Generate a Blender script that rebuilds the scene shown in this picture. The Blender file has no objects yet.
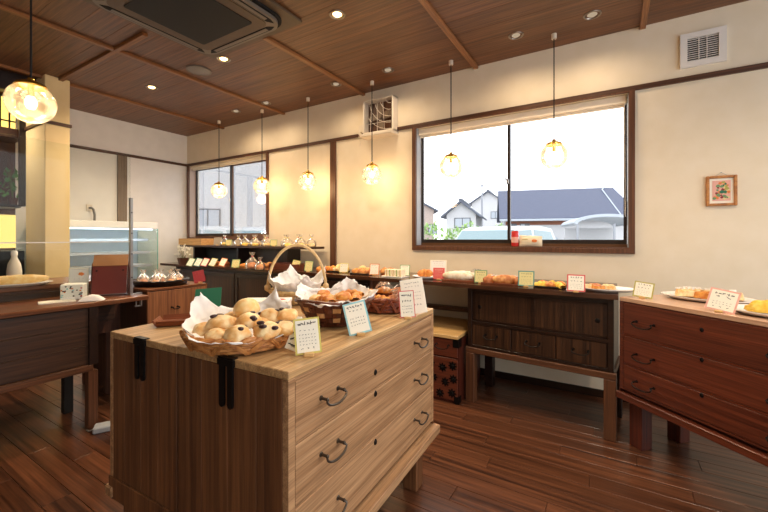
import bpy, bmesh, math, random
from mathutils import Vector, Matrix, noise
R = math.radians
S = bpy.context.scene
COL = S.collection
random.seed(7)

# ------------------------------------------------------------------ camera
EYE, YAW, FPX, HOR = 1.15, R(31.3), 375.0, 238.0
cd = bpy.data.cameras.new('camera'); cam = bpy.data.objects.new('camera', cd); COL.objects.link(cam)
cam.location = (0, 0, EYE); cam.rotation_euler = (R(90), 0, YAW)
cd.sensor_width = 36; cd.lens = FPX / 768 * 36; cd.shift_y = (HOR - 256) / 768; cd.clip_start = .05; cd.clip_end = 300
S.camera = cam
# ------------------------------------------------------------------ world
w = bpy.data.worlds.new('overcast_sky'); S.world = w; w.use_nodes = True
bg = w.node_tree.nodes['Background']; bg.inputs[0].default_value = (.93, .96, 1, 1); bg.inputs[1].default_value = 2.3
# ------------------------------------------------------------------ exposure
S.view_settings.view_transform = 'Standard'; S.view_settings.look = 'None'
S.view_settings.exposure = 0.38; S.view_settings.gamma = 1; S.view_settings.use_curve_mapping = False

FW, FD = (-math.sin(YAW), math.cos(YAW)), (math.cos(YAW), math.sin(YAW))
def at(px, py, z):
    """the point at height z that shows at a photograph pixel (used for things standing on a surface of known height)"""
    u = (px - 384) / FPX; dz = (HOR - py) / FPX; t = (z - EYE) / dz
    return Vector(((FW[0] + u * FD[0]) * t, (FW[1] + u * FD[1]) * t, z))
def far(px, py, t):
    u = (px - 384) / FPX
    return Vector(((FW[0] + u * FD[0]) * t, (FW[1] + u * FD[1]) * t, EYE + (HOR - py) / FPX * t))
def onY(px, py, Y):
    u = (px - 384) / FPX; t = Y / (FW[1] + u * FD[1]); return far(px, py, t)

# ------------------------------------------------------------------ lights
def light(kind, name, loc, energy, color, rot=(0, 0, 0), **k):
    l = bpy.data.lights.new(name, kind); l.energy = energy; l.color = color
    for a, b in k.items(): setattr(l, a, b)
    o = bpy.data.objects.new(name, l); o.location = loc; o.rotation_euler = rot; COL.objects.link(o); return o
WARM = (1, .76, .50); WARMW = (1, .84, .66)
DL_ON = [(-2.70, 1.93), (-3.80, 1.93), (-1.53, 1.93)]
DL_OFF = [(-.11, 2.796), (-.59, 2.796), (-1.66, 2.796), (-2.23, 2.796), (-3.19, 2.796), (-3.69, 2.796)]
FILL_SPOTS = [(-.1, 1.25), (.75, 1.9), (.75, .5), (-4.78, .8)]  # unseen spots without fittings, added as fill; the last brightens the dark kitchen
for x, y in DL_ON: light('SPOT', 'downlight_or_fill', (x, y, 2.56), 68, WARM, spot_size=R(150), spot_blend=1, shadow_soft_size=.04)
for x, y in DL_OFF: light('SPOT', 'downlight_or_fill', (x, y, 2.56), 9, WARM, spot_size=R(165), spot_blend=1, shadow_soft_size=.04)
for x, y in FILL_SPOTS: light('SPOT', 'downlight_or_fill', (x, y, 2.56), 42, WARMW, spot_size=R(140), spot_blend=.8, shadow_soft_size=.05)
PEND = [(219, 2.92), (262, 2.92), (308, 2.92), (372, 2.92), (451, 2.92), (554, 2.92)]
for nm, loc, rot, sx, sy in (('window_portal', (-.73, 3.2, 1.6), (R(90), 0, 0), 1.65, 1.05), ('window_portal', (-4.35, 3.2, 1.66), (R(90), 0, 0), 1.6, .95),
                             ('window_portal', (2.35, .45, 1.35), (0, R(90), 0), 2.3, 4.4)):
    o = light('AREA', nm, loc, 1, (1, 1, 1), rot, shape='RECTANGLE', size=sx, size_y=sy); o.data.cycles.is_portal = True

# ------------------------------------------------------------------ materials
MATS = {}
def lin(c):
    return tuple(((v / 255 + .055) / 1.055) ** 2.4 if v > 10 else v / 255 / 12.92 for v in c) + (1,)
def base(name, col, rough=.5, metal=0, **k):
    m = bpy.data.materials.new(name); m.use_nodes = True; b = m.node_tree.nodes['Principled BSDF']
    b.inputs['Base Color'].default_value = lin(col); b.inputs['Roughness'].default_value = rough; b.inputs['Metallic'].default_value = metal
    for a, v in k.items(): b.inputs[a].default_value = v
    MATS[name] = m; return m
def noisy(name, c1, c2, scale=20, rough=.6, stretch=(1, 1, 1), bump=.1, detail=4, rand=0, metal=0, lo=.3, hi=.7, fine=0):
    """two-colour noise material in object space, optional per-object variation"""
    m = base(name, c1, rough, metal); n = m.node_tree; N = n.nodes; L = n.links.new; b = N['Principled BSDF']
    tc = N.new('ShaderNodeTexCoord'); mp = N.new('ShaderNodeMapping'); mp.inputs['Scale'].default_value = stretch
    oi = N.new('ShaderNodeObjectInfo'); mu = N.new('ShaderNodeMath'); mu.operation = 'MULTIPLY'; mu.inputs[1].default_value = 37.0
    L(oi.outputs['Random'], mu.inputs[0]); L(mu.outputs[0], mp.inputs['Location']); L(tc.outputs['Object'], mp.inputs['Vector'])
    nt = N.new('ShaderNodeTexNoise'); nt.inputs['Scale'].default_value = scale; nt.inputs['Detail'].default_value = detail
    L(mp.outputs[0], nt.inputs['Vector'])
    r = N.new('ShaderNodeValToRGB'); r.color_ramp.elements[0].position = lo; r.color_ramp.elements[1].position = hi
    r.color_ramp.elements[0].color = lin(c1); r.color_ramp.elements[1].color = lin(c2); L(nt.outputs['Fac'], r.inputs[0])
    src = r.outputs[0]
    if fine:
        n2 = N.new('ShaderNodeTexNoise'); n2.inputs['Scale'].default_value = scale * 4.5; n2.inputs['Detail'].default_value = 3; L(mp.outputs[0], n2.inputs['Vector'])
        r2 = N.new('ShaderNodeMapRange'); r2.inputs['From Min'].default_value = .35; r2.inputs['From Max'].default_value = .65; r2.inputs['To Min'].default_value = 1 - fine; r2.inputs['To Max'].default_value = 1 + fine * .4; L(n2.outputs['Fac'], r2.inputs['Value'])
        h2 = N.new('ShaderNodeHueSaturation'); L(src, h2.inputs['Color']); L(r2.outputs[0], h2.inputs['Value']); src = h2.outputs[0]
    if rand:
        hs = N.new('ShaderNodeHueSaturation'); mr = N.new('ShaderNodeMapRange')
        mr.inputs['To Min'].default_value = 1 - rand; mr.inputs['To Max'].default_value = 1 + rand
        L(oi.outputs['Random'], mr.inputs['Value']); L(mr.outputs[0], hs.inputs['Value']); L(src, hs.inputs['Color']); src = hs.outputs[0]
    L(src, b.inputs['Base Color'])
    if bump:
        bp = N.new('ShaderNodeBump'); bp.inputs['Strength'].default_value = bump; bp.inputs['Distance'].default_value = .01
        L(nt.outputs['Fac'], bp.inputs['Height']); L(bp.outputs[0], b.inputs['Normal'])
    return m
def wood(name, c1, c2, axis='x', rough=.45, rand=0, scale=6, bump=.15):
    """streaky grain running along one object axis"""
    st = {'x': (.3, 14, 14), 'y': (14, .3, 14), 'z': (14, 14, .3)}[axis]
    return noisy(name, c1, c2, scale, rough, st, bump, 6, rand, lo=.3, hi=.7, fine=.3)
wood('ceiling_wood', (84, 52, 30), (132, 86, 52), 'x', .42, .10, 5, .05)
wood('batten_wood_y', (120, 76, 42), (166, 112, 66), 'y', .45)
wood('batten_wood_x', (120, 76, 42), (166, 112, 66), 'x', .45)
wood('floor_wood', (52, 29, 20), (116, 72, 48), 'x', .28, .22, 3.5, .04)
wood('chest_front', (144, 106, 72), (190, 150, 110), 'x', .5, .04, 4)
wood('chest_side_shaded', (82, 50, 30), (130, 86, 52), 'z', .5, .10, 4)  # wood darkened for the shade that falls on the chest sides
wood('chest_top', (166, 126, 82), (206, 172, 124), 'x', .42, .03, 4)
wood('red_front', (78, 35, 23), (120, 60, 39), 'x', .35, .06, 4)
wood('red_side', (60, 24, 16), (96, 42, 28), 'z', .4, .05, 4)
wood('dark_front', (36, 20, 12), (76, 48, 28), 'z', .4, .06, 5)
wood('dark_frame', (26, 14, 9), (48, 27, 16), 'x', .35, .03, 5)
wood('stand_wood', (76, 44, 26), (112, 70, 42), 'z', .5, .06, 5)
wood('stand_wood_x', (76, 44, 26), (112, 70, 42), 'x', .5, .06, 5); wood('stand_wood_y', (76, 44, 26), (112, 70, 42), 'y', .5, .06, 5)
wood('trim_wood', (66, 40, 26), (96, 62, 42), 'x', .45, .04, 5)
wood('post_wood', (80, 48, 30), (112, 72, 48), 'z', .45, .04, 5)
wood('old_post', (110, 92, 76), (140, 120, 100), 'z', .6, .04, 5)
wood('counter_wood', (92, 52, 28), (140, 86, 52), 'y', .3, .04, 4)
wood('counter_panel', (48, 30, 20), (80, 52, 34), 'y', .45, .12, 5)
wood('cab_wood', (120, 72, 42), (166, 108, 66), 'z', .5, .05, 5)
wood('cab_dark', (66, 38, 26), (92, 56, 38), 'z', .5, .05, 5)
wood('yellow_wood', (206, 160, 96), (232, 192, 130), 'x', .4, .03, 4)
wood('crate_wood', (196, 140, 78), (226, 176, 112), 'x', .6, .03, 5)
wood('tray_wood', (120, 62, 36), (152, 86, 54), 'x', .4, .03, 5)
noisy('plaster', (230, 216, 190), (235, 222, 199), 9, .85, bump=.05)
noisy('plaster_daylit', (232, 228, 222), (238, 234, 228), 9, .85, bump=.05)  # same plaster as the front wall, whitened for the daylight falling on it
noisy('plaster_warm', (230, 204, 150), (236, 212, 162), 9, .8, bump=.05)
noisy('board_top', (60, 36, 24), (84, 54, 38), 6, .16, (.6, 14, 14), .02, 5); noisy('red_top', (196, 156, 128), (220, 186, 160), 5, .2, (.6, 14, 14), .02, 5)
base('iron', (24, 22, 22), .45, .7); base('pewter', (84, 76, 68), .35, .8); base('steel', (170, 172, 176), .3, .9); base('brass', (196, 152, 60), .25, .9)
base('wire_black', (14, 12, 12), .8); base('white_plastic', (232, 228, 222), .4); base('grey_plastic', (120, 116, 112), .45)
base('cream_plastic', (226, 214, 196), .5); base('black_matte', (14, 14, 15), .6); base('dark_gap', (8, 7, 7), .8)
noisy('ac_plate', (84, 66, 48), (90, 72, 54), 30, .5, bump=0); base('ac_bezel', (112, 102, 92), .45); base('ac_grille', (20, 21, 24), .7)
base('alu_dark', (52, 44, 40), .4, .4); base('alu_brown', (104, 72, 48), .4, .3); base('blind', (236, 224, 204), .8)
base('downlight_metal', (150, 140, 130), .3, .9)
base('paper', (246, 244, 240), .75); base('card_paper', (246, 242, 226), .7); base('print_dark', (70, 66, 62), .8); base('print_grey', (150, 146, 138), .8)
for n_, c in dict(yellow=(214, 202, 110), blue=(150, 206, 214), red=(214, 92, 88), green=(110, 150, 104), teal=(84, 146, 140), orange=(224, 128, 62), pink=(232, 176, 160), olive=(176, 168, 84), cardgreen=(36, 112, 84), maroon=(140, 30, 42), greyc=(168, 156, 140), pale=(224, 212, 150)).items():
    base('card_' + n_, c, .65)
noisy('liner_paper', (246, 245, 243), (236, 234, 232), 25, .7, bump=.3)
MATS['liner_paper'].node_tree.nodes['Principled BSDF'].inputs['Subsurface Weight'].default_value = .0
noisy('rattan', (150, 90, 42), (204, 144, 80), 40, .5, bump=.2, rand=.05)
noisy('wicker_dark', (72, 34, 22), (108, 58, 36), 40, .45, bump=.2); noisy('wicker_tan', (190, 140, 88), (214, 168, 116), 40, .5, bump=.2)
noisy('wicker_red', (108, 48, 28), (150, 80, 46), 40, .45, bump=.2); noisy('wicker_pale', (206, 170, 112), (230, 200, 150), 40, .5, bump=.2)
noisy('black_tray', (22, 16, 15), (36, 28, 24), 40, .35, bump=.1)
base('ceramic', (240, 238, 234), .2); base('ceramic_edge', (176, 164, 150), .3)
def crust(name, pale, gold, rough=.5):
    m = noisy(name, pale, gold, 34, rough, bump=.5, detail=5, rand=.08, lo=.38, hi=.6)
    return m
crust('crust_scone', (246, 222, 172), (222, 168, 98)); crust('crust_pale', (240, 214, 160), (228, 184, 112)); crust('crust_gold', (226, 158, 70), (196, 112, 40))
crust('crust_orange', (228, 168, 100), (186, 108, 52)); crust('crust_brown', (206, 134, 78), (160, 88, 46)); crust('crust_white', (244, 236, 220), (228, 206, 170))
crust('crust_yellow', (244, 214, 96), (232, 186, 60)); base('berry', (48, 20, 24), .35); base('icing', (248, 244, 236), .45); base('custard', (240, 168, 44), .3); base('tomato', (196, 50, 34), .3)
base('sand_bread', (244, 230, 200), .8); base('sand_fill', (214, 180, 120), .7); base('lettuce', (130, 160, 70), .7)
noisy('leaf', (60, 104, 50), (104, 150, 78), 12, .6, bump=0); noisy('hedge_leaf', (120, 158, 92), (168, 196, 120), 3, .8, bump=0)
base('flower_white', (238, 234, 220), .8); base('stem', (96, 110, 60), .7); base('pot_brown', (92, 56, 40), .6)
base('leather_red', (110, 34, 28), .45); base('leather_tan', (156, 108, 70), .5); base('leather_dark', (60, 22, 18), .5)
base('red_can', (206, 44, 40), .35); base('cloth_white', (238, 234, 232), .9); base('pack_cream', (240, 226, 196), .6)
base('bottle_cream', (226, 220, 206), .35); base('pale_blue', (204, 220, 232), .3); base('fridge_white', (236, 238, 240), .3); base('fridge_grey', (160, 168, 176), .4)
base('teal_edge', (40, 150, 130), .2)
base('ground', (170, 168, 164), .9); base('house_white', (196, 197, 200), .8); base('house_pink', (188, 170, 160), .8); base('house_grey', (150, 154, 162), .8)
noisy('roof_slate', (70, 76, 96), (86, 92, 112), 6, .7, stretch=(1, 8, 1), bump=.1); base('roof_grey', (92, 98, 112), .7); base('brick_out', (140, 90, 70), .8)
base('car_white', (186, 192, 196), .25); base('car_glass', (120, 142, 148), .1); base('rubber', (40, 40, 42), .7); base('dark_out', (92, 96, 104), .6); base('car_trim', (120, 128, 134), .4)
base('shutter_out', (172, 180, 190), .6)
def emit(name, col, s):
    m = bpy.data.materials.new(name); m.use_nodes = True; n = m.node_tree; n.nodes.remove(n.nodes['Principled BSDF'])
    e = n.nodes.new('ShaderNodeEmission'); e.inputs[0].default_value = lin(col); e.inputs[1].default_value = s
    n.links.new(e.outputs[0], n.nodes['Material Output'].inputs[0]); MATS[name] = m
emit('bulb_glow', (255, 222, 160), 7); emit('down_glow', (255, 214, 140), 8); emit('down_dim', (255, 226, 190), .35); emit('lantern_paper', (255, 214, 110), 1.5); emit('wall_glow', (255, 214, 120), 1.1)
emit('case_lamp', (235, 245, 255), 2.2)
def glass(name, tint=(255, 255, 255), haze=0, rough=.0, hcol=(255, 250, 240), nscale=0, gl=1.0):
    m = bpy.data.materials.new(name); m.use_nodes = True; n = m.node_tree; N = n.nodes; L = n.links.new; N.remove(N['Principled BSDF'])
    t = N.new('ShaderNodeBsdfTransparent'); t.inputs[0].default_value = lin(tint); g = N.new('ShaderNodeBsdfGlossy'); g.inputs['Roughness'].default_value = rough
    f = N.new('ShaderNodeFresnel'); f.inputs[0].default_value = 1.45; mx = N.new('ShaderNodeMixShader')
    fm = N.new('ShaderNodeMath'); fm.operation = 'MULTIPLY'; fm.inputs[1].default_value = gl; L(f.outputs[0], fm.inputs[0])
    L(fm.outputs[0], mx.inputs[0]); L(t.outputs[0], mx.inputs[1]); L(g.outputs[0], mx.inputs[2]); out = mx.outputs[0]
    if haze:
        d = N.new('ShaderNodeBsdfTranslucent'); d.inputs[0].default_value = lin(hcol); d2 = N.new('ShaderNodeBsdfDiffuse'); d2.inputs[0].default_value = lin(hcol)
        a = N.new('ShaderNodeMixShader'); a.inputs[0].default_value = .35; L(d.outputs[0], a.inputs[1]); L(d2.outputs[0], a.inputs[2])
        m2 = N.new('ShaderNodeMixShader'); m2.inputs[0].default_value = haze
        if nscale:
            nt = N.new('ShaderNodeTexNoise'); nt.inputs['Scale'].default_value = nscale; r = N.new('ShaderNodeValToRGB'); tc = N.new('ShaderNodeTexCoord'); L(tc.outputs['Object'], nt.inputs['Vector'])
            r.color_ramp.elements[0].position = .42; r.color_ramp.elements[0].color = (haze * .5, haze * .5, haze * .5, 1); r.color_ramp.elements[1].position = .6; r.color_ramp.elements[1].color = (haze * 1.6, haze * 1.6, haze * 1.6, 1)
            L(nt.outputs['Fac'], r.inputs[0]); L(r.outputs[0], m2.inputs[0])
        L(out, m2.inputs[1]); L(a.outputs[0], m2.inputs[2]); out = m2.outputs[0]
    L(out, N['Material Output'].inputs[0]); MATS[name] = m
glass('window_glass', gl=.6); glass('acrylic', (250, 252, 250), gl=.3); glass('globe_glass', (255, 252, 246), haze=.13, nscale=26, gl=1.6); glass('case_glass', (240, 250, 248), gl=.3)
glass('bag_film', (255, 255, 255), haze=.15, rough=.15)

# ------------------------------------------------------------------ mesh helper
class MB:
    def __init__(s): s.bm = bmesh.new()
    def _x(s, vs, M):
        if M is not None: bmesh.ops.transform(s.bm, matrix=M, verts=vs)
    def box(s, lo, hi, M=None, bev=0):
        x0, y0, z0 = lo; x1, y1, z1 = hi
        v = [s.bm.verts.new(p) for p in ((x0, y0, z0), (x1, y0, z0), (x1, y1, z0), (x0, y1, z0), (x0, y0, z1), (x1, y0, z1), (x1, y1, z1), (x0, y1, z1))]
        fs = [s.bm.faces.new([v[i] for i in f]) for f in ((3, 2, 1, 0), (4, 5, 6, 7), (0, 1, 5, 4), (1, 2, 6, 5), (2, 3, 7, 6), (3, 0, 4, 7))]
        if bev:
            es = list({e for f in fs for e in f.edges})
            r = bmesh.ops.bevel(s.bm, geom=es, offset=bev, segments=1, affect='EDGES', clamp_overlap=True)
            v = list({q for f in r['faces'] for q in f.verts} | {q for q in v if q.is_valid})
        s._x(v, M); return s
    def cyl(s, p0, p1, r0, r1=None, n=12):
        r1 = r0 if r1 is None else r1; p0, p1 = Vector(p0), Vector(p1); d = p1 - p0
        q = d.to_track_quat('Z', 'Y').to_matrix().to_4x4(); M = Matrix.Translation((p0 + p1) / 2) @ q
        bmesh.ops.create_cone(s.bm, cap_ends=True, segments=n, radius1=r0, radius2=max(r1, 1e-5), depth=d.length, matrix=M); return s
    def tube(s, pts, r, n=6, closed=False, rf=None):
        pts = [Vector(p) for p in pts]; k = len(pts); rings = []; up = Vector((0, 0, 1)); last = None
        for i, p in enumerate(pts):
            a = pts[(i - 1) % k] if (closed or i) else p; b = pts[(i + 1) % k] if (closed or i < k - 1) else p
            t = (b - a).normalized() if (b - a).length > 1e-9 else Vector((0, 0, 1))
            ref = last if last is not None else (up if abs(t.z) < .9 else Vector((1, 0, 0)))
            x = ref - t * ref.dot(t)
            if x.length < 1e-6: x = t.orthogonal()
            x.normalize(); last = x; y = t.cross(x); rr = r if rf is None else r * rf(i / (k - 1 if not closed else k))
            rings.append([s.bm.verts.new(p + (x * math.cos(2 * math.pi * j / n) + y * math.sin(2 * math.pi * j / n)) * rr) for j in range(n)])
        for i in range(k if closed else k - 1):
            A, B = rings[i], rings[(i + 1) % k]
            for j in range(n): s.bm.faces.new((A[j], A[(j + 1) % n], B[(j + 1) % n], B[j]))
        if not closed: s.bm.faces.new(rings[0][::-1]); s.bm.faces.new(rings[-1])
        return s
    def lathe(s, prof, n=24, sx=1, sy=1, M=None):
        rings = []; vs = []
        for r, z in prof:
            if r < 1e-6: g = [s.bm.verts.new((0, 0, z))]
            else: g = [s.bm.verts.new((r * sx * math.cos(2 * math.pi * j / n), r * sy * math.sin(2 * math.pi * j / n), z)) for j in range(n)]
            rings.append(g); vs += g
        for A, B in zip(rings, rings[1:]):
            for j in range(n):
                a = [A[j % len(A)], A[(j + 1) % n % len(A)], B[(j + 1) % n % len(B)], B[j % len(B)]]
                u = []
                for q in a:
                    if q not in u: u.append(q)
                if len(u) > 2:
                    try: s.bm.faces.new(u)
                    except ValueError: pass
        s._x(vs, M); return s
    def poly(s, pts, th, M=None):
        """extrude a flat outline in xy by th in z"""
        a = [s.bm.verts.new((p[0], p[1], 0)) for p in pts]; b = [s.bm.verts.new((p[0], p[1], th)) for p in pts]; n = len(pts)
        s.bm.faces.new(a[::-1]); s.bm.faces.new(b)
        for i in range(n): s.bm.faces.new((a[i], a[(i + 1) % n], b[(i + 1) % n], b[i]))
        s._x(a + b, M); return s
    def grid(s, f, nu, nv):
        g = [[s.bm.verts.new(f(i / nu, j / nv)) for j in range(nv + 1)] for i in range(nu + 1)]
        for i in range(nu):
            for j in range(nv): s.bm.faces.new((g[i][j], g[i + 1][j], g[i + 1][j + 1], g[i][j + 1]))
        return s
    def ball(s, c, r, sub=2, sc=(1, 1, 1)):
        M = Matrix.Translation(c) @ Matrix.Diagonal((sc[0], sc[1], sc[2], 1))
        bmesh.ops.create_icosphere(s.bm, subdivisions=sub, radius=r, matrix=M); return s
    def mesh(s, name, mat, smooth=False):
        bmesh.ops.recalc_face_normals(s.bm, faces=s.bm.faces[:])
        me = bpy.data.meshes.new(name); s.bm.to_mesh(me); s.bm.free()
        me.materials.append(MATS[mat])
        if smooth:
            for p in me.polygons: p.use_smooth = True
            me.set_sharp_from_angle(angle=R(42))
        return me
    def build(s, name, mat, parent=None, smooth=False):
        return link(name, s.mesh(name, mat, smooth), parent)
def link(name, me, parent=None, loc=None, rot=None, scale=None):
    o = bpy.data.objects.new(name, me); COL.objects.link(o)
    if parent: o.parent = parent
    if loc is not None: o.location = loc
    if rot is not None: o.rotation_euler = rot
    if scale is not None: o.scale = scale
    return o
def tag(o, label=None, cat=None, group=None, kind=None):
    if label: o['label'] = label
    if cat: o['category'] = cat
    if group: o['group'] = group
    if kind: o['kind'] = kind
    return o
def thing(name, label, cat, loc=(0, 0, 0), rz=0, group=None, rx=0, ry=0):
    o = bpy.data.objects.new(name, None); COL.objects.link(o); o.location = loc; o.rotation_euler = (rx, ry, rz); o.empty_display_size = .05
    return tag(o, label, cat, group)
def struct(o): o['kind'] = 'structure'; return o
def sempty(name):
    o = bpy.data.objects.new(name, None); COL.objects.link(o); o['kind'] = 'structure'; return o
def copy_tree(o, parent=None):
    c = o.copy(); COL.objects.link(c)
    if parent: c.parent = parent
    for ch in [q for q in bpy.data.objects if q.parent == o and q is not c]: copy_tree(ch, c)
    return c
def sph(c): return Matrix.Translation(c)
def RX(a): return Matrix.Rotation(a, 4, 'X')
def RY(a): return Matrix.Rotation(a, 4, 'Y')
def RZ(a): return Matrix.Rotation(a, 4, 'Z')
T = lambda x, y, z: Matrix.Translation((x, y, z))
rnd = random.uniform

# ------------------------------------------------------------------ room shell
CZ, WY, LX = 2.607, 3.13, -5.21
W1 = (-1.55, .10, 1.075, 2.165); W2 = (-5.15, -3.55, 1.15, 2.17)
YB, XR = -2.0, 2.4
fl = struct(MB().box((LX - .1, YB - .1, -.12), (XR + .1, WY + .15, -.012)).build('floor', 'dark_gap'))
plank_me = {}
pw = .105
def cut_mesh(L, wd, th, mat, key):
    k = (round(L, 3), key)
    if k not in plank_me: plank_me[k] = MB().box((0, 0, -th), (L, wd, 0), bev=.0012).mesh('plank', mat)
    return plank_me[k]
nrow = int((WY + .5) / pw) + 1
fy0 = WY - nrow * pw
for r_ in range(nrow):
    x = LX + [0, -.55, -.2, -.85, -.4][r_ % 5]
    y = fy0 + r_ * pw
    while x < 1.6:
        x0, x1 = max(x, LX), min(x + .92, 1.8); x += .92
        if x1 - x0 < .05: continue
        # keep what this camera or one beside it can see
        cx_ = (x0 + x1) / 2
        if x1 < -4.7 and y < 1.0: continue
        link('plank', cut_mesh(round(x1 - x0 - .0015, 4), pw - .0015, .011, 'floor_wood', 'f'), fl, (x0, y, 0))
MB().box((LX, YB, -.011), (XR, fy0, -.001)).build('rear_floor', 'floor_wood', fl)
MB().box((1.8, fy0, -.011), (XR, WY, -.001)).build('side_floor', 'floor_wood', fl)

ce = struct(MB().box((LX - .1, YB - .1, CZ + .012), (XR + .1, WY + .15, CZ + .12)).build('ceiling', 'dark_gap'))
BX = [-5.21, -4.38, -3.265, -2.14, -.985, .18, 1.33, 2.4]
ch = .185; nr = int((WY + .35) / ch) + 1; cy0 = WY - nr * ch
for i in range(7):
    for r_ in range(nr):
        link('ceiling_board', cut_mesh(round(BX[i + 1] - BX[i], 4), ch - .0008, .011, 'ceiling_wood', 'c'), ce, (BX[i], cy0 + r_ * ch, CZ + .011))
MB().box((LX, YB, CZ), (XR, cy0, CZ + .011)).build('rear_ceiling', 'ceiling_wood', ce)
for i, bx in enumerate(BX[1:-1]):
    y1 = WY
    MB().box((bx - .018, YB, CZ - .022), (bx + .018, y1 if i != 2 else 1.0, CZ), bev=.002).build('batten', 'batten_wood_y', ce)
MB().box((-2.158, 1.86, CZ - .022), (-2.122, WY, CZ), bev=.002).build('batten', 'batten_wood_y', ce)
MB().box((LX, 1.375, CZ - .024), (-2.83, 1.411, CZ - .0005), bev=.002).build('batten', 'batten_wood_x', ce)
MB().box((-1.72, 1.375, CZ - .024), (XR, 1.411, CZ - .0005), bev=.002).build('batten', 'batten_wood_x', ce)

def wall_with_holes(name, mat, x0, x1, z0, z1, holes, f):
    """boxes around rectangular openings; f maps (a,z range) to a box"""
    m = MB(); xs = x0
    for (a, b, c, d) in sorted(holes):
        f(m, xs, a, z0, z1); f(m, a, b, z0, c); f(m, a, b, d, z1); xs = b
    f(m, xs, x1, z0, z1)
    return struct(m.build(name, mat))
fy = lambda m, a, b, c, d: m.box((a, WY, c), (b, WY + .14, d)) if b - a > .001 and d - c > .001 else None
wall_with_holes('wall_front', 'plaster', LX - .1, XR + .1, -.1, CZ + .05, [W1, W2], fy)
struct(MB().box((LX - .12, YB, -.1), (LX, WY, CZ + .05)).build('wall_left', 'plaster_daylit'))
wall_with_holes('wall_back', 'plaster', LX - .1, XR + .1, -.1, CZ + .05, [], lambda m, a, b, c, d: m.box((a, YB - .14, c), (b, YB, d)))
wall_with_holes('wall_right', 'plaster', YB, WY, -.1, CZ + .05, [(-1.8, 2.7, .2, 2.5)], lambda m, a, b, c, d: m.box((XR, a, c), (XR + .14, b, d)))
# trims
struct(MB().box((LX, WY - .018, 2.172), (1.9, WY + .001, 2.205), bev=.002).build('trim_1', 'trim_wood'))
struct(MB().box((LX - .001, 1.3, 2.172), (LX + .018, WY - .018, 2.205), bev=.002).build('trim_2', 'trim_wood'))
struct(MB().box((-2.566, WY - .02, .05), (-2.49, WY + .001, 2.172), bev=.003).build('trim_3', 'post_wood'))
struct(MB().box((LX - .001, 2.238, .05), (LX + .02, 2.345, 2.172), bev=.003).build('trim_4', 'old_post'))
struct(MB().box((LX, WY - .012, 0), (XR, WY + .001, .055), bev=.002).build('baseboard_front', 'dark_frame'))
struct(MB().box((LX - .001, 1.3, 0), (LX + .012, WY - .012, .055), bev=.002).build('baseboard_left', 'dark_frame'))

# windows -----------------------------------------------------------
def window(n, o, casing_w, mull, left_reveal):
    x0, x1, z0, z1 = o; w_ = sempty('window_%d' % n); f = MB()
    c = casing_w
    f.box((x0 - c, WY - .022, z0 - c), (x1 + c, WY, z0), bev=.002)
    f.box((x0 - c, WY - .022, z0), (x0, WY, z1)); f.box((x1, WY - .022, z0), (x1 + c, WY, z1))
    f.box((x0 - c, WY - .022, z1), (x1 + c, WY, z1 + .008)) if n == 1 else None
    f.box((x0, WY, z0), (x1, WY + .08, z0 + .008))
    f.build('casing', 'post_wood', w_)
    j = MB(); j.box((x0, WY, z0 + .008), (x0 + .006, WY + .09, z1)); j.box((x1 - .006, WY, z0 + .008), (x1, WY + .09, z1)); j.build('jamb_lining', 'shutter_out' if n == 1 else 'house_pink', w_)
    ya = WY + .085
    k = MB(); k.box((x0, ya, z0), (x1, ya + .05, z0 + .03)); k.box((x0, ya, z1 - .03), (x1, ya + .05, z1)); k.build('track', 'alu_brown', w_)
    for i, (a, b, yy) in enumerate(((x0 + .006, mull + .012, ya + .003), (mull - .012, x1 - .006, ya + .026))):
        s = MB(); t = .022
        s.box((a, yy, z0 + .03), (a + t, yy + .02, z1 - .03)); s.box((b - t, yy, z0 + .03), (b, yy + .02, z1 - .03))
        s.box((a + t, yy, z0 + .03), (b - t, yy + .02, z0 + .062)); s.box((a + t, yy, z1 - .055), (b - t, yy + .02, z1 - .03))
        so = s.build('sash', 'alu_dark' if n == 1 or i == 0 else 'alu_brown', w_)
        MB().box((a + t, yy + .008, z0 + .062), (b - t, yy + .012, z1 - .055)).build('pane', 'window_glass', so)
        if i == 0: MB().box((b - .026, yy - .02, (z0 + z1) / 2 - .02), (b - .006, yy, (z0 + z1) / 2 + .02), bev=.004).cyl((b - .02, yy - .014, (z0 + z1) / 2 + .01), (b - .04, yy - .02, (z0 + z1) / 2 + .03), .006).build('lock', 'steel', so)
    return w_
window(1, W1, .036, -.738, 0); window(2, W2, .03, -4.36, 0)
for (x0, x1, z0, z1), lb, m in ((W1, 'cream roller blind rolled up at the top of the wide right window', .085), (W2, 'white roller blind rolled up at the top of the corner window', .06)):
    t = thing('roller_blind', lb, 'blind', ((x0 + x1) / 2, WY + .035, z1 - m)); h = (x1 - x0) / 2 - .012
    MB().box((-h, -.02, .02), (h, .03, m - .005), bev=.006).build('cassette', 'blind', t); MB().box((-h + .01, 0, .008), (h - .01, .002, .02)).build('fabric', 'blind', t)
    MB().box((-h + .01, -.006, 0), (h - .01, .008, .01), bev=.002).build('bottom_bar', 'blind', t)
# pull cord at window 1
m = MB(); m.tube([(.075, WY + .02, 2.1), (.078, WY + .015, 1.6), (.08, WY + .02, 1.3)], .0025, 5); c = 0
for q in range(9): m.ball((.079, WY + .018, 1.32 + q * .012), .005, 1)
tag(m.build('blind_cord', 'white_plastic'), 'beaded white blind cord at the right jamb of the wide window', 'cord')

# column ------------------------------------------------------------
cl = struct(MB().box((-4.77, 1.28, 0), (-4.3, 1.46, CZ), bev=.004).build('wall_column', 'plaster_warm'))
MB().box((-4.782, 1.268, 2.172), (-4.288, 1.472, 2.2), bev=.002).build('rail', 'trim_wood', cl)

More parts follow.
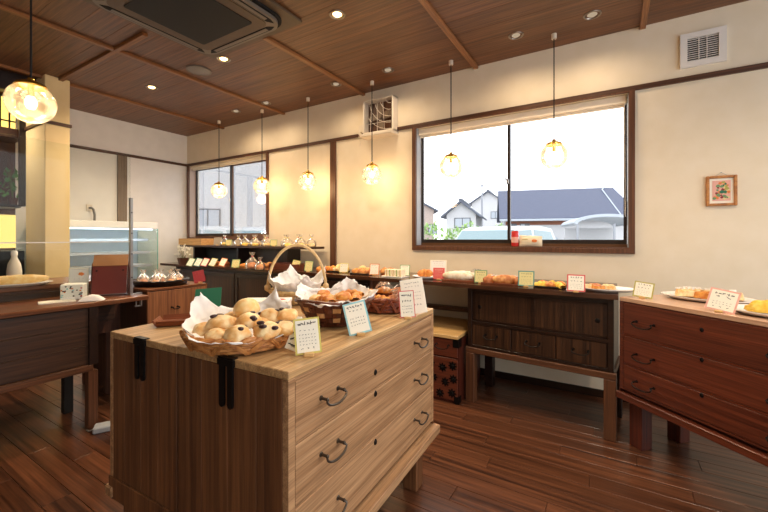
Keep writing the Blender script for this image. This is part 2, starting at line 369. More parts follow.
# kitchen back wall beyond the column -------------------------------
struct(MB().box((-5.2, .1, .0), (-5.14, 1.3, CZ)).build('wall_kitchen', 'cab_dark'))
struct(MB().box((-4.6, YB, 2.44), (-4.5, 1.28, CZ), bev=.004).build('trim_5', 'dark_frame'))
struct(MB().box((-4.81, 1.235, 1.45), (-4.775, 1.282, 2.44), bev=.003).build('trim_6', 'dark_frame'))
struct(MB().box((-5.14, .1, 2.10), (-4.86, 1.29, 2.19), bev=.003).build('trim_7', 'trim_wood'))
t = thing('lattice_lantern', 'glowing yellow lattice transom with dark bars at the upper left', 'lamp', (-5.1, .85, 2.2))
MB().box((-.03, -.5, 0), (.0, .44, .36)).build('paper_panel', 'lantern_paper', t)
m = MB(); m.box((0, -.5, 0), (.02, .44, .025)); m.box((0, -.5, .335), (.02, .44, .36)); m.box((0, -.5, .1), (.016, .44, .112)); m.build('frame', 'dark_frame', t)
for i in range(14): MB().box((.001, -.47 + i * .066, .02), (.015, -.458 + i * .066, .34)).build('lattice_bar', 'dark_frame', t)

# ------------------------------------------------------------------ ceiling fittings
t = thing('ceiling_air_conditioner', 'large ceiling cassette air conditioner with black grille and brown surround', 'air conditioner', (-2.255, 1.375, CZ))
MB().box((-.485, -.485, -.02), (.485, .485, -.0), bev=.004).build('surround_plate', 'ac_plate', t)
def rsq(h, r, n=8):
    p = []
    for k, (sx, sy) in enumerate(((1, 1), (-1, 1), (-1, -1), (1, -1))):
        for i in range(n + 1):
            a = math.pi / 2 * (k + i / n); p.append((sx * (h - r) + r * math.cos(a), sy * (h - r) + r * math.sin(a)))
    return p
def wavy(h, r, dip):
    """rounded square whose sides bow in slightly near the corners"""
    out = []
    for x, y in rsq(h, r, 8): out.append((x, y))
    return out
MB().poly(wavy(.425, .12, .02), .012, T(0, 0, -.032)).build('shadow_gap', 'dark_gap', t)
b = MB().poly(rsq(.405, .11), .02, T(0, 0, -.056)).build('bezel', 'ac_bezel', t)
MB().poly(rsq(.335, .05), .006, T(0, 0, -.060)).build('inner_bezel', 'ac_plate', t)
MB().poly(rsq(.262, .015), .006, T(0, 0, -.064)).build('grille', 'ac_grille', t)
for k in range(4):
    M_ = RZ(math.pi / 2 * k); m = MB()
    m.poly([(-.30, .345), (.30, .345), (.34, .372), (.30, .386), (-.30, .386), (-.34, .372)], .003, M_ @ T(0, 0, -.0585)); m.build('air_outlet', 'dark_gap', t)
    m = MB(); m.box((-.28, .352, -.061), (.28, .378, -.059), M_); m.build('louver', 'ac_bezel', t)
t = thing('ceiling_speaker', 'round grey flat speaker set in the ceiling beside the air conditioner', 'speaker', (-3.06, 1.945, CZ))
MB().lathe([(0, -.008), (.085, -.008), (.1, -.004), (.1, 0)], 32).build('grille', 'grey_plastic', t, True)
MB().lathe([(.088, -.010), (.1, -.010), (.1, -.006), (.088, -.008)], 32).build('rim', 'ac_bezel', t, True)
NM = ['nearest the right corner of the air conditioner', 'above the acrylic screen, left of the round speaker', 'glowing brightest between the long battens at centre']
NO = ['farthest right, above the wide window', 'second from the right, above the wide window', 'above the exhaust fan', 'left of the batten over the exhaust fan', 'above the third pendant from the corner', 'nearest the far corner window']
ON = [(-2.70, 1.93, 'lit recessed downlight beside the air conditioner and round speaker'), (-3.80, 1.93, 'lit recessed downlight farthest left in the ceiling'), (-1.53, 1.93, 'lit recessed downlight right of the air conditioner, in the open ceiling')]
def downlight(x, y, label, on):
    t = thing('recessed_downlight', label, 'downlight', (x, y, CZ), 0, 'ceiling downlights')
    MB().lathe([(.038, .004), (.045, -.006), (.052, -.006), (.054, 0), (.054, .002)], 28).build('trim_ring', 'downlight_metal', t, True)
    MB().lathe([(.041, -.003), (.036, .006), (.0, .0061)], 24).build('reflector', 'downlight_metal', t, True)
    MB().lathe([(0, -.010), (.02, -.008), (.030, 0), (.030, .004)], 20).build('lamp', 'down_glow' if on else 'down_dim', t, True)
for x, y, l in ON: downlight(x, y, l, True)
for (x, y), l in zip(DL_OFF, NO): downlight(x, y, 'dim silver recessed downlight ' + l, False)

# pendants -----------------------------------------------------------
def pendant(x, y, zc, label, r=.094):
    t = thing('globe_pendant_lamp', label, 'pendant lamp', (x, y, CZ), 0, 'clear glass globe pendants')
    d = zc - CZ
    MB().cyl((0, 0, -.035), (0, 0, 0), .018, .018, 16).build('ceiling_canopy', 'cream_plastic', t, True)
    MB().cyl((0, 0, d + r), (0, 0, -.03), .0042, None, 6).build('cord', 'wire_black', t, True)
    MB().lathe([(0, d + r + .022), (.012, d + r + .02), (.014, d + r + .010), (.030, d + r + .004), (.052, d + r - .006), (.058, d + r - .016), (.056, d + r - .022), (.03, d + r - .014), (0, d + r - .012)], 24).build('brass_cap', 'brass', t, True)
    prof = [(0, d - r)] + [(r * math.sin(a), d - r * math.cos(a)) for a in [math.pi * i / 22 for i in range(1, 19)]]
    MB().lathe(prof, 32).build('glass_globe', 'globe_glass', t, True)
    MB().lathe([(0, d - .03), (.014, d - .026), (.022, d - .008), (.02, d + .012), (.012, d + .028), (0, d + .03)], 16).build('bulb', 'bulb_glow', t, True)
    MB().cyl((0, 0, d + .028), (0, 0, d + r - .01), .012, .012, 12).build('socket', 'brass', t, True)
    l = light('POINT', 'pendant_light', (x, y - .0, zc - .05), 2.8, (1, .66, .34), shadow_soft_size=.06); l.parent = None
    return t
PL = ['globe pendant nearest the far corner, in front of the corner window', 'second globe pendant from the far corner, beside the right jamb of the corner window',
      'globe pendant third from the far corner, left of the brown wall post', 'globe pendant hanging below the exhaust fan',
      'globe pendant in front of the left pane of the wide window', 'globe pendant in front of the right pane of the wide window']
for (px, yy), lb in zip(PEND, PL):
    p = onY(px, 150, yy); pendant(p.x, p.y, 1.738, 'clear ' + lb)
p = far(31, 103, 1.68); pendant(p.x, p.y, 1.755, 'large-looking clear globe pendant nearest the camera at the upper left', .09)

# exhaust fan, vent, picture ------------------------------------------
t = thing('exhaust_fan', 'square wall exhaust fan with curved wire guard and cream tray', 'fan', (-1.915, WY, 2.13))
m = MB(); 
for a in ((-.17, -.10, .03, -.155, 0, .36), (.155, -.10, .03, .17, 0, .36), (-.17, -.10, .345, .17, 0, .36), (-.17, -.10, .03, .17, 0, .045)): m.box(a[:3], a[3:], bev=.003)
m.build('housing', 'cream_plastic', t)
MB().box((-.155, -.02, .045), (.155, -.01, .345)).build('back_plate', 'stand_wood', t)
for k in range(4):
    MB().poly([(0, 0), (.05, -.03), (.12, -.02), (.135, .03), (.1, .05), (.03, .03)], .004, T(0, -.05, .195) @ RX(R(90)) @ RZ(R(90 * k)) @ RX(R(18))).build('fan_blade', 'old_post', t)
MB().cyl((0, -.07, .195), (0, -.03, .195), .03, .03, 16).build('hub', 'old_post', t, True)
m = MB()
for r_ in (.05, .1, .15, .2, .25): m.tube([( -.15 + 0, 0, 0)] if 0 else [((.15 - r_ * 1.2 * math.cos(a)), -.104, .345 - r_ * 1.2 * math.sin(a)) for a in [math.pi / 2 * i / 8 for i in range(9)]], .0022, 4)
m.tube([(0, -.104, .045), (0, -.106, .345)], .0025, 4); m.tube([(-.08, -.104, .045), (-.06, -.106, .345)], .0022, 4); m.tube([(.08, -.104, .045), (.06, -.106, .345)], .0022, 4); m.tube([(-.155, -.104, .12), (.155, -.104, .12)], .0022, 4)
m.build('wire_guard', 'cream_plastic', t)
MB().box((-.19, -.13, 0), (.175, 0, .03), bev=.006).build('drip_tray', 'cream_plastic', t)
t = thing('wall_socket', 'small cream wall socket with looped cord left of the exhaust fan', 'socket', (-2.17, WY, 2.17))
MB().box((-.03, -.012, .0), (.03, 0, .12), bev=.003).build('plate', 'cream_plastic', t)
MB().box((-.015, -.035, .02), (.015, -.012, .05), bev=.003).build('plug', 'cream_plastic', t)
MB().tube([(0, -.03, .03), (-.01, -.04, -.02), (.02, -.045, -.06), (.06, -.04, -.04), (.07, -.03, .0), (.03, -.03, .02), (.0, -.03, -.1)], .003, 5).build('cord', 'cream_plastic', t, True)
t = thing('wall_vent', 'square white louvred vent grille high on the right wall', 'vent', (.4975, WY, 2.37))
m = MB()
for a in ((-.115, -.02, -.11, -.078, 0, .11), (.078, -.02, -.11, .115, 0, .11), (-.078, -.02, .075, .078, 0, .11), (-.078, -.02, -.11, .078, 0, -.075)): m.box(a[:3], a[3:])
m.build('frame', 'white_plastic', t); MB().box((-.078, -.003, -.075), (.078, 0, .075)).build('duct_dark', 'dark_gap', t)
for i in range(11): MB().box((-.078, -.016, 0), (.078, -.004, .003), T(0, 0, -.07 + i * .0136) @ T(0, -.01, 0) @ RX(R(35)) @ T(0, .01, 0)).build('louver', 'white_plastic', t)
m = MB(); m.box((-.022, -.019, -.075), (-.018, -.015, .075)); m.box((.018, -.019, -.075), (.022, -.015, .075)); m.build('mullion', 'white_plastic', t)
t = thing('framed_picture', 'small gold framed floral picture hanging on the right wall', 'picture', (.588, WY, 1.352))
m = MB(); W_, H_ = .074, .19
m.box((-W_, -.022, 0), (-W_ + .016, 0, H_), bev=.003); m.box((W_ - .016, -.022, 0), (W_, 0, H_), bev=.003); m.box((-W_ + .016, -.022, 0), (W_ - .016, 0, .016), bev=.003); m.box((-W_ + .016, -.022, H_ - .016), (W_ - .016, 0, H_), bev=.003)
m.build('frame', 'rattan', t); MB().box((-W_ + .014, -.01, .014), (W_ - .014, -.004, H_ - .014)).build('mat_board', 'card_paper', t)
m = MB(); m.box((-.044, -.012, .032), (.044, -.0102, .16)); m.build('picture_print', 'card_pink', t)
random.seed(3)
for c, k in (('card_green', 9), ('card_orange', 12), ('card_maroon', 6), ('card_olive', 7), ('card_pale', 6), ('card_cardgreen', 4)):
    m = MB()
    for i in range(k):
        a, b_ = rnd(-.036, .036), rnd(.042, .15); q = rnd(.005, .012)
        m.poly([(q * math.cos(6.28 * j / 7) * rnd(.7, 1.2), q * math.sin(6.28 * j / 7) * rnd(.6, 1.1)) for j in range(7)], .0008, T(a, -.0122 - rnd(0, .001), b_) @ RX(R(90)))
    m.build('printed_flowers', c, t)
MB().tube([(-.03, -.008, H_), (0, -.006, H_ + .02), (.03, -.008, H_)], .001, 4).cyl((0, -.012, H_ + .02), (0, 0, H_ + .02), .003).build('hanging_hook', 'steel', t)

# ------------------------------------------------------------------ hardware
def bail(w_, mat='iron'):
    """drop handle on a face looking along -y, centred at the origin"""
    m = MB(); h = w_ / 2
    for s in (-1, 1): m.cyl((s * h, 0, 0), (s * h, -.003, 0), .0075, .006, 10); m.cyl((s * h, -.003, 0), (s * h, -.022, 0), .004, .004, 8); m.ball((s * h, -.022, 0), .006, 1)
    pts = [(-h, -.020, 0)] + [(-h * 1.18 * math.cos(a), -.026 - .006 * math.sin(a), -w_ * .27 * math.sin(a) ** .8) for a in [math.pi * i / 12 for i in range(1, 12)]] + [(h, -.020, 0)]
    m.tube(pts, .0034, 6); return m
bail_cache = {}
def bail_at(x, y, z, w_, parent, mat='iron', rz=0):
    k = (w_, mat)
    if k not in bail_cache: bail_cache[k] = bail(w_).mesh('handle', mat, True)
    return link('handle', bail_cache[k], parent, (x, y, z), (0, 0, rz))
lock_me = {}
def lock_at(x, y, z, parent, mat='iron'):
    if mat not in lock_me: lock_me[mat] = MB().lathe([(0, .003), (.006, .003), (.0085, 0), (.0085, -.001)], 14, 1, 1.25, RX(R(90))).mesh('lock', mat, True)
    return link('lock', lock_me[mat], parent, (x, y, z))

def chest(name, label, loc, rz, W, D, zt, zb, draws, hx, locks, fm, sm, tm, group=None, hw=.078, hm='pewter', straps=True, plinth=.03, leg=.07, side_boards=4, base_z=.315):
    """chest of drawers; local x along the front, front face at y=0 looking along -y"""
    t = thing(name, label, 'chest of drawers', loc, rz, group)
    MB().box((.012, .02, zb), (W - .012, D - .004, zt - .02)).build('carcass', sm, t)
    MB().box((0, 0, zt - .022), (W, D, zt), bev=.002).build('top_board', tm, t)
    st = .024
    for a in (0, W - st): MB().box((a, 0, zb), (a + st, .02, zt - .022), bev=.001).build('stile', fm, t)
    m = MB(); zs = [d[1] for d in draws] + [draws[-1][0]]
    for a, b in [(draws[0][1], zt - .022)] + [(draws[i + 1][1], draws[i][0]) for i in range(len(draws) - 1)] + [(zb, draws[-1][0])]:
        if b - a > .001: m.box((st, .003, a), (W - st, .02, b))
    m.build('rail', fm, t)
    for i, (a, b) in enumerate(draws):
        d = MB().box((st + .002, .0005, a + .002), (W - st - .002, .02, b - .002), bev=.0015).build('drawer', fm, t)
        hz = hx[i][1]
        for x in hx[i][0]: bail_at(x, 0, hz, hw, d, hm)
        lock_at(locks[i][0], -.0005, locks[i][1], d)
    # sides of upright boards
    bw = (D - .002) / side_boards
    for s in (0, 1):
        for k in range(side_boards):
            x0 = 0 if s == 0 else W - .012
            MB().box((x0, .021 if k == 0 else k * bw + .0012, zb), (x0 + .012, (k + 1) * bw, zt - .022), bev=.0012).build('side_board', sm, t)
        x0 = -.006 if s == 0 else W; MB().box((x0, .002, zb - .06), (x0 + .006, D - .002, base_z), bev=.002).build('base_board', sm, t)
        if straps:
            sg = -1 if s == 0 else 1; x0 = 0 if s == 0 else W
            q = MB(); yc = D * .5
            for dy in (-.017, .017):
                q.poly([(.0105 * math.cos(a), -.125 + .0105 * math.sin(a)) for a in [math.pi + math.pi * i / 8 for i in range(9)]] + [(.0105, 0), (-.0105, 0)], .006, T(x0 + (-.006 if s == 0 else 0) , yc + dy, zt) @ RZ(R(90)) @ RX(R(90)))
            q.box((min(x0, x0 + sg * .008), yc - .032, zt - .02), (max(x0, x0 + sg * .008), yc + .032, zt - .002)); q.box((x0 - .012 if s else x0 - .006, yc - .03, zt - .001), (x0 + .006 if s else x0 + .012, yc + .03, zt + .003))
            q.build('iron_strap', 'iron', t)
    m = MB(); m.box((-.012, -plinth, zb - .055), (W + .012, .03, zb - .018), bev=.004); m.build('plinth_rail', fm, t)
    m = MB(); m.box((0, .03, zb - .05), (W, D - .002, zb - .002)); m.build('plinth_frame', sm, t)
    for x in (.02, W - .02 - leg):
        for y in (.045, D - .02 - leg): MB().box((x, y, 0), (x + leg, y + leg, zb - .05), bev=.003).build('leg', sm, t)
    return t
ZT = .822
cr = R(92.2); o0 = Vector((-.676, .662, 0)); Wc, Dc = .955, .447
e1 = Vector((math.cos(cr), math.sin(cr), 0)); e2 = Vector((-math.sin(cr), math.cos(cr), 0))
draws = [(.635, .792), (.475, .630), (.315, .470)]
lks = [(.42, .690), (.42, .617), (.42, .452)]
chest('drawer_chest', 'light brown wooden drawer chest with three long drawers, front half of the centre island', o0, cr, Wc, Dc, ZT, .30, draws, [((.165, .78), .712), ((.165, .78), .558), ((.165, .78), .392)], lks, 'chest_front', 'chest_side_shaded', 'chest_top')
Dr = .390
chest('drawer_chest', 'brown wooden drawer chest standing back to back behind the island front', o0 + e1 * Wc + e2 * (Dc + Dr + .004), cr + math.pi, Wc, Dr, ZT - .002, .30, draws, [((.165, .78), .712), ((.165, .78), .558), ((.165, .78), .392)], lks, 'chest_front', 'chest_side_shaded', 'chest_top', plinth=.012)
# right red chest, set at an angle
ca = math.atan2(-.676, .737)
chest('drawer_chest', 'reddish dark wood drawer chest at the right edge, set at an angle', (.036, 2.475, 0), ca, 1.08, .42, .822, .315, [(.622, .795), (.462, .612), (.325, .452)],
      [((.15, .72), .705), ((.15, .72), .53), ((.15, .72), .385)], [(.42, .735), (.42, .60), (.42, .44)], 'red_front', 'red_side', 'red_top', straps=False, leg=.075, plinth=.015, hw=.095, hm='iron')

# window-side long counter board ---------------------------------------
BZ = .83
tag(MB().poly([(-4.92, 2.60), (-2.4, 2.60), (.03, 2.468), (.03, WY - .02), (-4.92, WY - .02)], BZ - .803, T(0, 0, .803)).build('long_counter_board', 'board_top'), 'long dark wood board running along the window wall under the bread', 'counter')
# middle tansu on stand
t = thing('sideboard_cabinet', 'dark brown cabinet with two sliding doors on a light stand below the window', 'cabinet', (-.872, 2.575, 0), R(-5.5)); W_, D_ = .885, .40
MB().box((.01, .025, .385), (W_ - .01, D_, .80)).build('carcass', 'dark_frame', t)
m = MB(); 
for a in ((0, 0, .385, .03, .03, .80), (W_ - .03, 0, .385, W_, .03, .80), (.03, 0, .775, W_ - .03, .03, .80), (.03, 0, .548, W_ - .03, .03, .568), (.03, 0, .385, W_ - .03, .03, .402)): m.box(a[:3], a[3:], bev=.001)
m.build('frame', 'dark_frame', t)
for x0, x1, y in ((.032, .455, .012), (.43, W_ - .032, .004)):
    d = MB().box((x0, y, .57), (x1, y + .012, .773), bev=.001).build('sliding_door', 'dark_front', t)
    m = MB(); m.box((x0, y - .002, .57), (x0 + .022, y, .773)); m.box((x1 - .022, y - .002, .57), (x1, y, .773)); m.box((x0, y - .002, .57), (x1, y, .585)); m.box((x0, y - .002, .758), (x1, y, .773)); m.build('door_frame', 'dark_frame', d)
    MB().lathe([(0, .003), (.01, .003), (.014, 0)], 12, 1, 1, T(x1 - .05 if x0 > .2 else x0 + .05, y, .67) @ RX(R(90))).build('finger_pull', 'iron', d)
for i in range(3):
    x0 = .032 + i * .274; d = MB().box((x0 + .002, .003, .404), (x0 + .270, .02, .546), bev=.0015).build('drawer', 'dark_front', t); bail_at(x0 + .136, .003, .485, .08, d)
m = MB(); m.box((-.012, -.012, .345), (W_ + .012, .03, .383), bev=.003); m.box((0, D_ - .03, .345), (W_, D_, .383)); m.box((0, .03, .345), (.03, D_ - .03, .383)); m.box((W_ - .03, .03, .345), (W_, D_ - .03, .383)); m.build('stand_frame', 'stand_wood_x', t)
for x in (-.012, W_ - .05):
    for y, mt in ((-.012, 'stand_wood'), (D_ - .06, 'dark_frame')): MB().box((x, y, 0), (x + .062, y + .06, .345), bev=.003).build('leg', mt, t)
# left dark cabinet under the board
t = thing('long_base_cabinet', 'long dark base cabinet under the bread counter in the far corner', 'cabinet', (-4.6, 2.60, 0)); W_ = 2.88
MB().box((0, .02, .06), (W_, .20, .80)).build('carcass', 'dark_frame', t); MB().box((0, .03, 0), (W_, .18, .06)).build('toe_kick', 'dark_gap', t)
for i in range(5):
    x0 = .02 + i * .57; d = MB().box((x0, .002, .08), (x0 + .55, .02, .77), bev=.002).build('door', 'dark_front', t)
    m = MB(); m.box((x0, -.006, .08), (x0 + .04, .002, .77)); m.box((x0 + .51, -.006, .08), (x0 + .55, .002, .77)); m.box((x0 + .04, -.006, .73), (x0 + .51, .002, .77)); m.box((x0 + .04, -.006, .08), (x0 + .51, .002, .12)); m.build('door_frame', 'dark_frame', d)
MB().box((W_, .0, 0), (W_ + .02, .20, .80), bev=.002).build('end_panel', 'post_wood', t)
# step chest under the board
t = thing('ironbound_chest', 'small reddish ironbound chest with yellow wood top between counter and island', 'chest', (-1.685, 2.475, 0)); W_ = .78
MB().box((0, .012, 0), (W_, .5, .445)).build('carcass', 'red_side', t); MB().box((-.0, -.01, .448), (W_ + .0, .56, .472), bev=.003).build('top_board', 'yellow_wood', t)
for i in range(3):
    x0 = .01 + i * .257; d = MB().box((x0, 0, .32), (x0 + .25, .012, .44), bev=.002).build('drawer', 'red_front', t); bail_at(x0 + .14, 0, .40, .09, d)
for i in range(3):
    x0 = .01 + i * .257; d = MB().box((x0, 0, .02), (x0 + .25, .012, .31), bev=.002).build('door', 'red_front', t)
    for a, b in ((.05, .24), (.14, .22), (.215, .24), (.07, .14), (.16, .12), (.22, .15), (.04, .04), (.12, .035), (.21, .05)):
        m = MB(); m.poly([((.026 + .008 * math.cos(8 * q)) * math.cos(q), (.026 + .008 * math.cos(8 * q)) * math.sin(q)) for q in [2 * math.pi * k / 32 for k in range(32)]], .003, T(x0 + a, 0, .02 + b) @ RX(R(90)))
        m.lathe([(0, .008), (.008, .006), (.01, .003)], 8, 1, 1, T(x0 + a, 0, .02 + b) @ RX(R(90))); m.build('iron_ornament', 'iron', d)
MB().box((W_ - .04, -.003, .39), (W_ + .003, .06, .447)).build('corner_iron', 'iron', t); MB().box((W_ - .03, -.003, 0), (W_ + .003, .05, .05)).build('corner_iron', 'iron', t)
tag(MB().box((-1.7, 3.02, .53), (-.9, WY - .02, .56), bev=.003).build('wall_ledge', 'stand_wood'), 'brown wooden ledge on the wall above the ironbound chest', 'ledge')

# riser shelf in the far corner
t = thing('riser_shelf', 'raised wooden shelf of bags on the far end of the counter', 'shelf', (-4.88, 2.83, BZ)); W_ = 2.26
MB().box((0, 0, .205), (W_, .26, .228), bev=.002).build('shelf_board', 'counter_panel', t)
for x in (.24, 1.1, 1.9): MB().box((x, .04, 0), (x + .03, .24, .205)).build('support', 'dark_frame', t)
MB().box((.27, .20, .0), (1.1, .215, .205)).build('back_board', 'black_matte', t); MB().box((1.13, .20, .0), (1.9, .215, .205)).build('back_board', 'dark_front', t)
RZT = BZ + .228

# ------------------------------------------------------------------ left serving counters
t = thing('service_counter', 'brown wooden service counter with plank front at the left edge', 'counter', (-2.68, 1.345, 0))
MB().box((-.46, -2.4, .733), (0, 0, .762), bev=.003).build('worktop', 'counter_wood', t)
for i in range(3): MB().box((-.045, -2.3, .385 + i * .115), (-.03, -.335, .498 + i * .115), bev=.0015).build('front_board', 'counter_panel', t)
MB().box((-.05, -2.35, .345), (-.012, -.315, .383), bev=.003).build('bottom_rail', 'stand_wood_y', t)
MB().box((-.042, -.335, .383), (-.012, -.29, .733)).build('corner_stile', 'dark_frame', t)
for x, mt in ((-.045, 'post_wood'), (-.40, 'black_matte')): MB().box((x - .02, -.34, 0), (x + .03, -.29, .733 if x < -.1 else .345), bev=.002).build('leg', mt, t)
t = thing('rear_work_counter', 'higher dark work counter behind the service counter', 'counter', (-3.145, 1.40, 0))
MB().box((-.5, -2.3, .818), (0, 0, .847), bev=.003).build('worktop', 'counter_wood', t)
MB().box((-.45, -2.28, .46), (-.014, -.02, .818)).build('cabinet_body', 'cab_dark', t)
MB().box((-.45, -.05, 0), (-.014, -.03, .46)).build('end_panel', 'cab_dark', t)
for x in (-.43, -.08):
    for y in (-.11, -1.2): MB().box((x, y, 0), (x + .05, y + .05, .46), bev=.003).build('leg', 'cab_dark', t)
for i in range(3): MB().box((-.014, -2.2 + i * .72, .55), (-.004, -1.5 + i * .72, .80), bev=.002).build('door', 'counter_panel', t)

# small cabinet with handle
t = thing('small_wooden_cabinet', 'small brown wooden cabinet carrying the black bread tray', 'cabinet', (-2.825, 1.41, 0)); 
MB().box((-.47, .0, .0), (-.012, .45, .765)).build('carcass', 'cab_dark', t); MB().box((-.48, -.006, .765), (0.0, .46, .782), bev=.002).build('top_board', 'counter_wood', t)
for z0, z1 in ((.52, .76), (.28, .515), (.04, .275)):
    d = MB().box((-.012, .008, z0), (.0, .442, z1), bev=.002).build('drawer', 'cab_wood', t); bail_at(.0, .19, z0 + .11, .045, d, rz=R(90))
m = MB(); m.box((-.012, -.004, 0), (.002, .008, .765)); m.box((-.012, .442, 0), (.002, .454, .765)); m.build('stile', 'cab_wood', t)

# ------------------------------------------------------------------ refrigerated case
t = thing('open_display_fridge', 'white refrigerated display case with glass side panel by the left wall', 'fridge', (-5.19, 1.42, 0)); W_ = 1.03; DD = .51
MB().box((0, 0, .10), (DD, W_, .62), bev=.004).build('base', 'fridge_white', t); MB().box((.03, .02, 0), (DD - .04, W_ - .02, .10)).build('plinth', 'fridge_grey', t)
MB().box((0, 0, .62), (.03, W_, 1.26)).build('back_panel', 'pale_blue', t)
MB().box((0, 0, 1.26), (DD, W_, 1.335), bev=.006).build('top_hood', 'fridge_white', t)
MB().box((.40, .02, 1.245), (.43, W_ - .02, 1.26)).build('lamp_tube', 'case_lamp', t)
light('AREA', 'fridge_light', (-4.80, 1.93, 1.24), 5, (.9, .96, 1), (0, R(-20), 0), shape='RECTANGLE', size=.1, size_y=.9)
for k, (z, dp) in enumerate(((1.125, .30), (.975, .34), (.82, .38))):
    s = MB().box((.03, .01, z), (dp, W_ - .01, z + .012)).build('shelf', 'fridge_white', t); MB().box((dp, .01, z - .012), (dp + .008, W_ - .01, z + .018)).build('price_rail', 'fridge_grey', s)
for y in (0, W_ - .006):
    g = MB().box((.03, y, .62), (DD - .004, y + .006, 1.26)).build('side_glass', 'case_glass', t); MB().box((DD - .004, y, .62), (DD, y + .006, 1.26)).build('glass_edge', 'teal_edge', g)
t = thing('wall_pipe', 'short grey pipe bent out of the left wall above the fridge', 'pipe', (-5.21, 1.95, 1.37))
MB().tube([(0, 0, .13), (.06, 0, .13), (.085, .01, .11), (.09, .02, .05), (.09, .02, -.03)], .012, 10).build('tube', 'grey_plastic', t, True); MB().box((0, -.03, .09), (.012, .03, .17), bev=.002).build('flange', 'cream_plastic', t)

# ------------------------------------------------------------------ kitchen bits seen beyond the column
t = thing('microwave_oven', 'black microwave oven at the left edge behind the counter', 'microwave', (-5.0, .95, .70))
MB().box((-.1, -.45, 0), (.22, .325, .33), bev=.006).build('body', 'black_matte', t); MB().box((.22, -.4, .04), (.224, .1, .29)).build('door_window', 'ac_grille', t); MB().cyl((.235, .14, .05), (.235, .14, .28), .008).build('handle', 'steel', t)
tag(MB().box((-5.135, .2, .0), (-4.775, 1.277, .70), bev=.004).build('kitchen_base_unit', 'cab_dark'), 'dark kitchen base unit carrying the black microwave', 'cabinet')
tag(MB().box((-5.14, .2, 1.05), (-5.12, 1.298, 1.38)).build('wall_glow_sheet', 'wall_glow'), 'glowing yellow sheet standing in for light on the wall above the microwave', 'lamp')  # emissive sheet stands in for the light on the kitchen wall
tag(MB().box((-5.14, .2, 1.44), (-4.86, 1.27, 1.47), bev=.002).build('kitchen_shelf', 'dark_frame'), 'dark kitchen shelf holding a white box at the left edge', 'shelf')
t = thing('storage_box', 'white storage box on the dark kitchen shelf at the left edge', 'box', (-5.0, .93, 1.47)); MB().box((-.1, -.3, 0), (.12, .16, .24), bev=.006).build('body', 'cream_plastic', t); MB().box((-.11, -.31, .24), (.13, .17, .262), bev=.004).build('lid', 'white_plastic', t); MB().box((.121, -.09, .19), (.123, -.01, .205)).build('grip_slot', 'dark_gap', t)
t = thing('potted_ivy', 'dark green leafy plant hanging beside the column on the kitchen shelf', 'plant', (-4.95, 1.235, 1.47)); MB().lathe([(0, 0), (.03, 0), (.04, .07), (.036, .07), (.027, .01), (0, .01)], 16).build('pot', 'pot_brown', t, True)
random.seed(5)
m = MB()
for i in range(46):
    c = Vector((rnd(-.03, .07), rnd(-.09, .05), rnd(.08, .34))); q = rnd(.014, .026)
    m.poly([(0, -q), (q * .7, 0), (0, q * 1.3), (-q * .7, 0)], .001, T(*c) @ RZ(rnd(0, 6)) @ RX(rnd(.4, 1.7)))
m.build('foliage', 'leaf', t)['kind'] = 'stuff'
m = MB()
for i in range(6): m.tube([(0, 0, .05), (rnd(-.01, .03), rnd(-.04, .02), .18), (rnd(-.03, .06), rnd(-.08, .04), .33)], .002, 4)
m.build('stems', 'stem', t)

# ------------------------------------------------------------------ acrylic screen
SX = -2.80
t = thing('acrylic_screen', 'clear acrylic sneeze screen with grey post on the service counter', 'screen', (SX, 1.29, .762))
MB().box((-.003, -1.5, .03), (.002, -.008, .36)).build('lower_pane', 'acrylic', t); MB().box((-.003, -1.5, .364), (.002, -.008, .95)).build('upper_pane', 'acrylic', t)
MB().box((-.004, -1.5, .359), (.004, -.012, .365)).build('joint_strip', 'white_plastic', t)
m = MB(); m.box((-.012, -.012, 0), (.012, .006, .66), bev=.002); m.build('post', 'steel', t)
m = MB()
for z in (.12, .28, .42, .56): m.cyl((.012, -.003, z), (.016, -.003, z), .004, .004, 8)
m.build('bolt', 'iron', t)
m = MB(); m.box((-.03, -.02, 0), (.03, .04, .006)); m.box((-.01, .03, .0), (.01, .058, .012)); m.box((-.01, .056, -.085), (.01, .064, .012)); m.box((-.01, .02, -.085), (.01, .064, -.077)); m.cyl((0, .03, -.078), (0, .03, -.034), .004, .004, 8); m.cyl((0, .03, -.036), (0, .03, -.032), .01, .01, 10)
m.build('clamp', 'steel', t)

